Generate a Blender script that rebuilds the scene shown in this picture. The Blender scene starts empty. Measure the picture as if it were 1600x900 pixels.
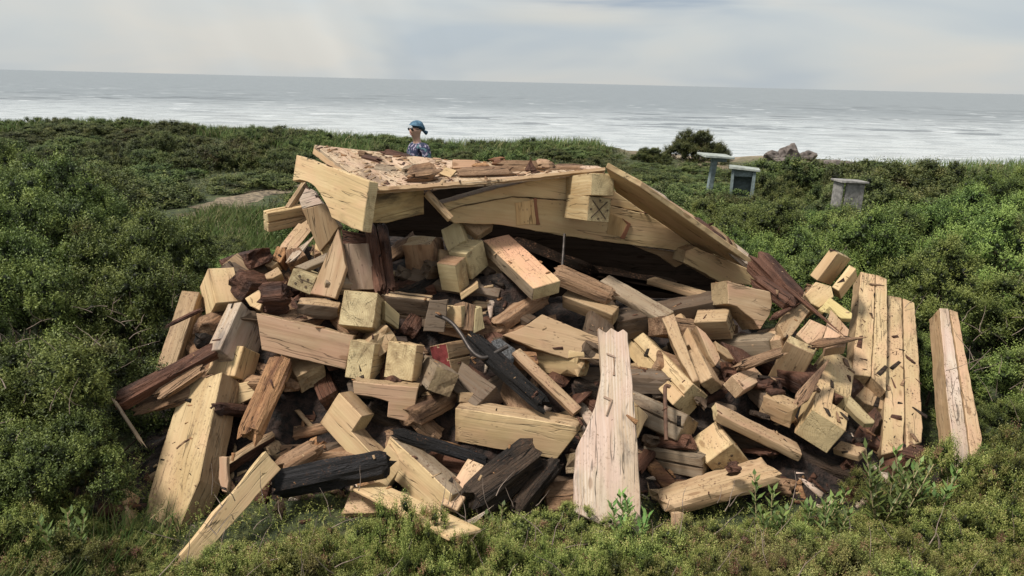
import bpy, bmesh, math, random
import numpy as np
from mathutils import Vector, Matrix, noise
C = bpy.context.scene.collection
sc = bpy.context.scene
rad = math.radians
# ---------------------------------------------------------------- camera
cam_d = bpy.data.cameras.new('camera'); cam = bpy.data.objects.new('camera', cam_d); C.objects.link(cam)
cam_d.sensor_width = 36.0; cam_d.lens = 36.0 * 1150.0 / 1600.0
cam_d.clip_start = 0.05; cam_d.clip_end = 60000
cam.matrix_world = Matrix.Translation((0, 0, 2.4)) @ Matrix.Rotation(rad(90 - 15.64), 4, 'X') @ Matrix.Rotation(math.atan(39/1600), 4, 'Z')
sc.camera = cam
# ---------------------------------------------------------------- sky, sun, exposure
SUN_EL, SUN_AZ = rad(58), rad(-118)          # azimuth measured from +Y towards +X
sun_dir = Vector((math.sin(SUN_AZ)*math.cos(SUN_EL), math.cos(SUN_AZ)*math.cos(SUN_EL), math.sin(SUN_EL)))
w = bpy.data.worlds.new("World"); sc.world = w; w.use_nodes = True
nt = w.node_tree; N = nt.nodes; LK = nt.links; N.clear()
out = N.new('ShaderNodeOutputWorld'); bg = N.new('ShaderNodeBackground'); bg.inputs[1].default_value = 0.10
sky = N.new('ShaderNodeTexSky'); sky.sky_type = 'NISHITA'; sky.sun_disc = False
sky.sun_elevation = SUN_EL; sky.sun_rotation = SUN_AZ; sky.dust_density = 2.0
tc = N.new('ShaderNodeTexCoord'); sep = N.new('ShaderNodeSeparateXYZ'); LK.new(tc.outputs['Generated'], sep.inputs[0])
def wmath(op, a, b=None, c=None):
    n = N.new('ShaderNodeMath'); n.operation = op
    for i, v in enumerate((a, b, c)):
        if v is None: continue
        if isinstance(v, (int, float)): n.inputs[i].default_value = v
        else: LK.new(v, n.inputs[i])
    return n.outputs[0]
mp = N.new('ShaderNodeMapping'); mp.inputs['Scale'].default_value = (1.8, 1.8, 7.0); LK.new(tc.outputs['Generated'], mp.inputs[0])
n1 = N.new('ShaderNodeTexNoise'); n1.inputs['Scale'].default_value = 1.6; n1.inputs['Detail'].default_value = 3.5; n1.inputs['Roughness'].default_value = .52; n1.inputs['Distortion'].default_value = .35
LK.new(mp.outputs[0], n1.inputs['Vector'])
r1 = N.new('ShaderNodeValToRGB'); LK.new(n1.outputs['Fac'], r1.inputs[0])
e = r1.color_ramp.elements; e[0].position = .36; e[0].color = (5.0, 5.6, 6.1, 1); e[1].position = .66; e[1].color = (7.05, 6.9, 6.45, 1)
m_ = e.new(.50); m_.color = (6.2, 6.5, 6.5, 1)
# overcast brightening towards the zenith
up_ = wmath('POWER', wmath('MAXIMUM', sep.outputs[2], 0.0), 0.9)
gain = wmath('MULTIPLY_ADD', up_, .35, 1.0)
vm = N.new('ShaderNodeVectorMath'); vm.operation = 'SCALE'; LK.new(r1.outputs[0], vm.inputs[0]); LK.new(gain, vm.inputs[3])
# a darker blue-grey bank of cloud low ahead, and faint slanting shafts to its left
az = wmath('ARCTAN2', sep.outputs[0], sep.outputs[1])
def gau(v, c, s): d = wmath('DIVIDE', wmath('SUBTRACT', v, c), s); return wmath('EXPONENT', wmath('MULTIPLY', wmath('MULTIPLY', d, d), -1.0))
mp2 = N.new('ShaderNodeMapping'); mp2.inputs['Scale'].default_value = (5, 5, 60); LK.new(tc.outputs['Generated'], mp2.inputs[0])
n2 = N.new('ShaderNodeTexNoise'); n2.inputs['Scale'].default_value = 1.5; n2.inputs['Detail'].default_value = 6; LK.new(mp2.outputs[0], n2.inputs['Vector'])
bank = wmath('MULTIPLY', wmath('MULTIPLY', gau(az, .15, .17), gau(sep.outputs[2], .100, .011)), wmath('MULTIPLY', wmath('SUBTRACT', n2.outputs['Fac'], .38), 3.2))
mb = N.new('ShaderNodeMix'); mb.data_type = 'RGBA'; mb.clamp_factor = True; LK.new(bank, mb.inputs[0]); LK.new(vm.outputs[0], mb.inputs[6]); mb.inputs[7].default_value = (3.9, 4.6, 5.5, 1)
warm = wmath('MULTIPLY', wmath('MULTIPLY', gau(az, .06, .12), gau(sep.outputs[2], .080, .010)), .55)
mw_ = N.new('ShaderNodeMix'); mw_.data_type = 'RGBA'; mw_.clamp_factor = True; LK.new(warm, mw_.inputs[0]); LK.new(mb.outputs[2], mw_.inputs[6]); mw_.inputs[7].default_value = (7.3, 7.0, 6.3, 1)
cray = N.new('ShaderNodeCombineXYZ'); LK.new(wmath('MULTIPLY', wmath('MULTIPLY_ADD', sep.outputs[2], .5, az), 11.0), cray.inputs[0])
n3 = N.new('ShaderNodeTexNoise'); n3.inputs['Scale'].default_value = 1.0; n3.inputs['Detail'].default_value = 2; LK.new(cray.outputs[0], n3.inputs['Vector'])
ray = wmath('MULTIPLY_ADD', wmath('MULTIPLY', gau(az, -.25, .20), wmath('SUBTRACT', n3.outputs['Fac'], .42)), .30, 1.0)
vr = N.new('ShaderNodeVectorMath'); vr.operation = 'SCALE'; LK.new(mw_.outputs[2], vr.inputs[0]); LK.new(ray, vr.inputs[3]); vm = vr
mx = N.new('ShaderNodeMix'); mx.data_type = 'RGBA'; mx.inputs[0].default_value = .88
LK.new(sky.outputs[0], mx.inputs[6]); LK.new(vm.outputs[0], mx.inputs[7]); LK.new(mx.outputs[2], bg.inputs[0]); LK.new(bg.outputs[0], out.inputs[0])
sl = bpy.data.lights.new('sun', 'SUN'); so = bpy.data.objects.new('sun', sl); C.objects.link(so)
sl.energy = 5.0; sl.angle = rad(10); sl.color = (1.0, .95, .86)
so.rotation_euler = sun_dir.to_track_quat('Z', 'Y').to_euler()
sc.view_settings.view_transform = 'Standard'; sc.view_settings.look = 'None'; sc.view_settings.gamma = 1; sc.view_settings.use_curve_mapping = False
sc.view_settings.exposure = 0.0
sc.cycles.max_bounces = 6; sc.cycles.transparent_max_bounces = 4
# ---------------------------------------------------------------- helpers
def tag(o, label=None, cat=None, group=None, kind=None):
    if label: o['label'] = label
    if cat: o['category'] = cat
    if group: o['group'] = group
    if kind: o['kind'] = kind
    return o
def link(name, me, mat=None, parent=None):
    o = bpy.data.objects.new(name, me); C.objects.link(o)
    if mat is not None:
        for m in (mat if isinstance(mat, (list, tuple)) else [mat]): me.materials.append(m)
    if parent is not None: o.parent = parent
    return o
def from_np(name, V, F, mats, attr=None, parent=None, smooth=False):
    me = bpy.data.meshes.new(name); V = np.asarray(V, np.float32); F = np.asarray(F, np.int32); k = F.shape[1]
    me.vertices.add(len(V)); me.vertices.foreach_set('co', V.ravel())
    me.loops.add(F.size); me.loops.foreach_set('vertex_index', F.ravel())
    me.polygons.add(len(F)); me.polygons.foreach_set('loop_start', np.arange(0, F.size, k, dtype=np.int32))
    try: me.polygons.foreach_set('loop_total', np.full(len(F), k, np.int32))
    except Exception: pass
    me.update(calc_edges=True)
    if smooth: me.polygons.foreach_set('use_smooth', np.ones(len(F), bool))
    if attr is not None:
        a = me.attributes.new('tint', 'FLOAT', 'POINT'); a.data.foreach_set('value', np.asarray(attr, np.float32))
    me.validate()
    return link(name, me, mats, parent)
class NT:
    def __init__(s, name):
        s.m = bpy.data.materials.new(name); s.m.use_nodes = True; s.t = s.m.node_tree; s.b = s.t.nodes['Principled BSDF']; s.out = s.t.nodes['Material Output']
    def n(s, ty, **kw):
        x = s.t.nodes.new('ShaderNode' + ty)
        for k, v in kw.items(): setattr(x, k, v)
        return x
    def l(s, a, b): s.t.links.new(a, b)
    def math(s, op, a, b=None, c=None, clamp=False):
        n = s.n('Math', operation=op, use_clamp=clamp)
        for i, v in enumerate((a, b, c)):
            if v is None: continue
            if isinstance(v, (int, float)): n.inputs[i].default_value = v
            else: s.l(v, n.inputs[i])
        return n.outputs[0]
    def noise(s, vec, scale, detail=3, rough=.5, dist=0):
        n = s.n('TexNoise'); n.inputs['Scale'].default_value = scale; n.inputs['Detail'].default_value = detail
        n.inputs['Roughness'].default_value = rough; n.inputs['Distortion'].default_value = dist; s.l(vec, n.inputs['Vector']); return n.outputs['Fac']
    def map(s, vec, scale=(1, 1, 1), loc=None):
        n = s.n('Mapping'); n.inputs['Scale'].default_value = scale; s.l(vec, n.inputs[0])
        if loc is not None: s.l(loc, n.inputs['Location'])
        return n.outputs[0]
    def step(s, v, a, b):
        n = s.n('MapRange', clamp=True); s.l(v, n.inputs[0]); n.inputs[1].default_value = a; n.inputs[2].default_value = b; n.interpolation_type = 'SMOOTHSTEP'; return n.outputs[0]
    def mix(s, f, a, b, mode='MIX'):
        n = s.n('Mix', data_type='RGBA', blend_type=mode)
        if isinstance(f, (int, float)): n.inputs[0].default_value = f
        else: s.l(f, n.inputs[0])
        for i, v in ((6, a), (7, b)):
            if isinstance(v, tuple): n.inputs[i].default_value = (*v, 1) if len(v) == 3 else v
            else: s.l(v, n.inputs[i])
        return n.outputs[2]
    def ramp(s, v, stops):
        n = s.n('ValToRGB'); s.l(v, n.inputs[0]); e = n.color_ramp.elements
        while len(e) < len(stops): e.new(.5)
        for q, (p, c) in zip(e, stops): q.position = p; q.color = (*c, 1)
        return n.outputs[0]
    def bump(s, h, dist, strength=1.0, prev=None):
        n = s.n('Bump'); n.inputs['Distance'].default_value = dist; n.inputs['Strength'].default_value = strength; s.l(h, n.inputs['Height'])
        if prev is not None: s.l(prev, n.inputs['Normal'])
        return n.outputs[0]
def wood(name, base, dark, pink=0.0, stain=.25, grain=.5, cracks=.6, specks=.4, rough=.75, bumpd=.004, rings=.35, endc=None, soot=0.0, worm=0.0):
    """solid procedural timber: grain runs along each mesh's own X axis"""
    q = NT(name); t = q.n('TexCoord'); oi = q.n('ObjectInfo')
    off = q.n('CombineXYZ')
    for i, k in enumerate((37.0, 91.0, 53.0)): q.l(q.math('MULTIPLY', oi.outputs['Random'], k), off.inputs[i])
    P = q.map(t.outputs['Object'], (1, 1, 1), off.outputs[0])
    rawxyz = q.n('SeparateXYZ'); q.l(t.outputs['Object'], rawxyz.inputs[0])
    # growth rings about a pith line beside the beam
    wob = q.noise(q.map(P, (1.2, 5, 5)), 1.0, 2)
    y = q.math('ADD', rawxyz.outputs[1], q.math('MULTIPLY_ADD', oi.outputs['Random'], .16, -.08)); z = q.math('ADD', rawxyz.outputs[2], .05)
    rr = q.math('SQRT', q.math('ADD', q.math('MULTIPLY', y, y), q.math('MULTIPLY', z, z)))
    rr = q.math('ADD', rr, q.math('MULTIPLY', wob, .09))
    ring = q.math('MULTIPLY_ADD', q.math('SINE', q.math('MULTIPLY', rr, 420.0)), .5, .5)
    fib = q.noise(q.map(P, (2.2, 85, 85)), 1.0, 4, .6)
    fib2 = q.noise(q.map(P, (.9, 17, 17)), 1.0, 4, .6, .3)
    big = q.noise(q.map(P, (1.6, 4, 4)), 1.0, 4, .6)
    base2 = tuple(c*k for c, k in zip(base, (.80, .77, .70)))
    col = q.mix(q.step(big, .35, .65), base, base2)
    col = q.mix(q.math('MULTIPLY', q.step(fib2, .42, .7), grain), col, tuple(c*k for c, k in zip(base, (.66, .56, .46))))
    col = q.mix(q.math('MULTIPLY', q.math('MULTIPLY', ring, q.step(wob, .3, .6)), rings), col, tuple(c*k for c, k in zip(base, (.72, .6, .45))))
    col = q.mix(q.math('MULTIPLY', q.step(fib, .5, .75), grain*.55), col, tuple(c*.5 for c in base))
    if pink > 0:
        pk = q.noise(q.map(P, (2.5, 5, 5), None), 1.3, 3, .55)
        col = q.mix(q.math('MULTIPLY', q.step(pk, .48 - pink*.2, .66), min(1, pink)), col, (base[0]*.98, base[1]*.76, base[2]*.82))
    # end grain
    nx = q.n('SeparateXYZ'); q.l(t.outputs['Normal'], nx.inputs[0]); ax = q.math('ABSOLUTE', nx.outputs[0]); end = q.step(ax, .8, .95)
    ang = q.math('ARCTAN2', y, z)
    cv = q.n('CombineXYZ'); q.l(q.math('MULTIPLY', ang, 4.5), cv.inputs[0]); q.l(q.math('MULTIPLY', rr, 5.0), cv.inputs[1]); q.l(q.math('MULTIPLY', oi.outputs['Random'], 40.0), cv.inputs[2])
    rn = q.noise(cv.outputs[0], 1.0, 2, .5)
    radial = q.math('MULTIPLY', q.math('SUBTRACT', 1.0, q.step(q.math('ABSOLUTE', q.math('SUBTRACT', rn, .5)), .0, .02)), q.step(q.noise(P, 14, 2), .42, .6))
    ec = endc or base
    ecol = q.mix(q.math('MULTIPLY', ring, .45), ec, tuple(c*k for c, k in zip(ec, (.75, .65, .5))))
    ecol = q.mix(q.math('MULTIPLY', q.step(q.noise(P, 9, 4, .6), .45, .7), .35), ecol, tuple(c*.5 for c in ec))
    ecol = q.mix(q.math('MULTIPLY', radial, .6 if name == 'timber_sawn_end' else .06), ecol, tuple(c*.22 for c in ec))
    col = q.mix(end, col, ecol) if not 0 else col
    # drying cracks along the grain
    cn = q.noise(q.map(P, (1.1, 14, 14)), 1.0, 3, .5)
    crk = q.math('SUBTRACT', 1.0, q.step(q.math('ABSOLUTE', q.math('SUBTRACT', cn, .5)), .0, .013))
    gate = q.step(q.noise(q.map(P, (2, 5, 5)), 1.7, 2), .45, .6)
    crk = q.math('MULTIPLY', q.math('MULTIPLY', crk, gate), q.math('SUBTRACT', 1.0, end))
    col = q.mix(q.math('MULTIPLY', crk, cracks), col, tuple(c*.12 for c in base))
    # knots
    vo = q.n('TexVoronoi'); q.l(q.map(P, (2.4, 6.5, 6.5)), vo.inputs['Vector']); vo.inputs['Scale'].default_value = 1.0
    kn = q.math('SUBTRACT', 1.0, q.step(vo.outputs['Distance'], .07, .12))
    col = q.mix(q.math('MULTIPLY', kn, .6), col, tuple(c*k for c, k in zip(base, (.34, .22, .14))))
    # dirt stains and dark rot
    st = q.noise(q.map(P, (2.2, 6, 6)), 1.1, 5, .62, .4)
    stf = q.step(st, .66 - stain*.3, .80 - stain*.18)
    col = q.mix(q.math('MULTIPLY', stf, min(.92, .45 + stain*.6)), col, dark)
    sp = q.n('TexVoronoi'); q.l(q.map(P, (22, 34, 34)), sp.inputs['Vector']); sp.inputs['Scale'].default_value = 1.0
    spf = q.math('MULTIPLY', q.math('SUBTRACT', 1.0, q.step(sp.outputs['Distance'], .12, .24)), q.step(q.noise(P, 5, 2), .5, .62))
    col = q.mix(q.math('MULTIPLY', spf, specks), col, tuple(c*.7 for c in dark))
    # worn, dirtied arrises and ends, broken up by noise so that they come and go
    gx = q.n('SeparateXYZ'); q.l(t.outputs['Generated'], gx.inputs[0])
    dd_ = [q.math('MINIMUM', gx.outputs[i], q.math('SUBTRACT', 1.0, gx.outputs[i])) for i in range(3)]
    wn = q.noise(q.map(P, (7, 22, 22)), 1.0, 4, .65); wn2 = q.noise(q.map(P, (2.5, 5, 5)), 1.0, 3)
    er = q.math('SUBTRACT', 1.0, q.step(q.math('ADD', q.math('MAXIMUM', dd_[1], dd_[2]), q.math('MULTIPLY', wn, .26)), .12, .19))
    en = q.math('SUBTRACT', 1.0, q.step(q.math('ADD', dd_[0], q.math('MULTIPLY', wn, .16)), .07, .12))
    wear_ = q.math('MULTIPLY', q.math('MAXIMUM', er, q.math('MULTIPLY', en, .8)), q.step(wn2, .38, .6))
    col = q.mix(q.math('MULTIPLY', wear_, .62 + .3*stain), col, tuple(c*k for c, k in zip(base, (.27, .19, .14))))
    # fine rotten litter that has settled on faces turned upwards
    gn = q.n('NewGeometry'); gz = q.n('SeparateXYZ'); q.l(gn.outputs['Normal'], gz.inputs[0])
    lit = q.math('MULTIPLY', q.step(gz.outputs[2], .45, .85), q.math('MULTIPLY', q.step(q.noise(q.map(P, (60, 80, 80)), 1.0, 3, .65), .56, .62), q.step(q.noise(P, 7, 3), .38, .60)))
    col = q.mix(q.math('MULTIPLY', lit, .8), col, (.10, .05, .028))
    # grey-black water stains running off the edges, large and soft
    gs = q.noise(q.map(P, (1.3, 3.2, 3.2)), 1.6, 5, .62, .8); col = q.mix(q.math('MULTIPLY', q.step(gs, .60 - stain*.12, .74), .5 + .3*stain), col, tuple(c*k for c, k in zip(base, (.36, .32, .30))))
    hv = q.n('HueSaturation'); q.l(col, hv.inputs['Color']); hv.inputs['Saturation'].default_value = .93
    q.l(q.math('MULTIPLY_ADD', oi.outputs['Random'], .30, .84), hv.inputs['Value'])
    q.l(hv.outputs[0], q.b.inputs['Base Color']); q.b.inputs['Roughness'].default_value = rough
    q.b.inputs['Specular IOR Level'].default_value = .25
    h = q.math('ADD', q.math('MULTIPLY', fib, .35), q.math('MULTIPLY', fib2, .9))
    h = q.math('SUBTRACT', h, q.math('MULTIPLY', crk, 1.2)); h = q.math('SUBTRACT', h, q.math('MULTIPLY', q.math('MULTIPLY', radial, end), .8))
    h = q.math('SUBTRACT', h, q.math('MULTIPLY', stf, .5))
    if worm: h = q.math('ADD', h, q.math('MULTIPLY', q.noise(q.map(P, (4, 30, 30)), 1.0, 5, .7, 1.0), worm))
    q.l(q.bump(h, bumpd), q.b.inputs['Normal'])
    return q.m
DK = (.055, .032, .02)
Yb = (.56, .41, .215)
M = {
 'Y':  wood('timber_yellow', Yb, DK, pink=.35, stain=.12, rings=.3, endc=(.53, .41, .22)),
 'YB': wood('timber_bright', (.55, .44, .19), DK, stain=.08),
 'YG': wood('timber_greenish', (.46, .37, .205), DK, stain=.25, rings=.25, endc=(.48, .39, .215)),
 'YE': wood('timber_sawn_end', (.50, .375, .20), DK, stain=.25, rings=.6, endc=(.54, .43, .235)),
 'YS': wood('timber_stained', (.50, .37, .17), (.03, .025, .02), stain=.75, endc=(.5, .4, .18)),
 'T':  wood('timber_tan', (.40, .275, .155), DK, pink=.15, stain=.3, grain=.7, endc=(.40, .29, .16)),
 'K':  wood('timber_pinkish', (.50, .345, .205), DK, pink=.5, stain=.2, grain=.7),
 'KY': wood('timber_pink_yellow', (.55, .37, .20), DK, pink=.9, stain=.08),
 'KT': wood('timber_pink_tan', (.42, .285, .165), DK, pink=.5, stain=.1),
 'KP': wood('timber_dull_pink', (.34, .25, .18), DK, pink=.6, stain=.15, grain=.7),
 'GP': wood('timber_grey_pink', (.34, .25, .18), DK, pink=.4, stain=.2, grain=.8),
 'W':  wood('timber_weathered_pale', (.52, .425, .34), (.13, .11, .095), pink=.4, stain=.45, grain=.75, cracks=.8, rings=.6, worm=.5, bumpd=.006),
 'G':  wood('timber_grey', (.26, .20, .14), DK, stain=.35, grain=.8, cracks=.8, endc=(.34, .25, .14)),
 'GD': wood('timber_dark_grey', (.15, .11, .08), (.03, .02, .015), stain=.4, grain=.8),
 'DW': wood('timber_void_shade', (.014, .010, .008), (.006, .005, .004), stain=.5, rough=1),  # near-black base: shade of the roof void put into the colour
 'D':  wood('timber_dark', (.11, .075, .05), (.02, .014, .01), stain=.5, grain=.8, worm=.5),
 'TR': wood('timber_half_rotten', (.34, .20, .11), (.05, .025, .016), stain=.75, grain=1, cracks=.9, worm=1, bumpd=.012),
 'R':  wood('rotten_dark', (.15, .065, .038), (.03, .015, .012), stain=.8, grain=1, cracks=1, worm=1.5, bumpd=.02, rough=.65),
 'RT': wood('rotten_tan', (.33, .20, .115), (.06, .03, .02), stain=.6, grain=1, cracks=1, worm=1.5, bumpd=.016),
 'RO': wood('rotten_orange', (.44, .23, .10), (.10, .04, .022), stain=.7, grain=1, cracks=1, worm=1.5, bumpd=.018),
 'C':  wood('charred', (.022, .021, .023), (.008, .008, .009), stain=.4, grain=.8, cracks=1, worm=1.8, bumpd=.03, rough=.9),
 'CR': wood('charred_brown', (.075, .052, .038), (.012, .011, .011), stain=.8, grain=1, cracks=1, worm=1.8, bumpd=.03, rough=.85),
 'DK': wood('deck_boards', (.50, .38, .26), DK, pink=.35, stain=.4, grain=.9, specks=.9),
 'SP': wood('timber_yellow_littered', (.54, .40, .22), DK, pink=.5, stain=.32, specks=1.0),
 'YO': wood('timber_fresh_patch', (.57, .385, .18), DK, stain=.15),
 'RDS': wood('red_pencil_stain', (.26, .11, .06), DK, stain=.3),
 'RED': wood('dark_red_paint', (.20, .025, .025), (.08, .02, .02), stain=.1, grain=.3, cracks=.3),
}
M['GT'] = M['G']; M['DW'].node_tree.nodes['Principled BSDF'].inputs['Specular IOR Level'].default_value = 0
def plain(name, col, rough=.6, metal=0.0, var=.3, scale=20, bumpd=.002):
    q = NT(name); t = q.n('TexCoord'); f = q.noise(t.outputs['Object'], scale, 5, .6)
    q.l(q.mix(q.step(f, .35, .65), tuple(c*(1-var) for c in col), tuple(min(1, c*(1+var)) for c in col)), q.b.inputs['Base Color'])
    q.b.inputs['Roughness'].default_value = rough; q.b.inputs['Metallic'].default_value = metal
    q.l(q.bump(f, bumpd), q.b.inputs['Normal']); return q.m
M['iron'] = plain('dark_iron', (.055, .045, .04), .45, .6); M['rust'] = plain('rusty_iron', (.10, .05, .03), .8, .1); M['grey'] = plain('dull_metal', (.25, .25, .25), .5, .5)
M['scrap'] = plain('sooty_scrap', (.05, .05, .052), .5, .3, .6, 60, .01)
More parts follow.
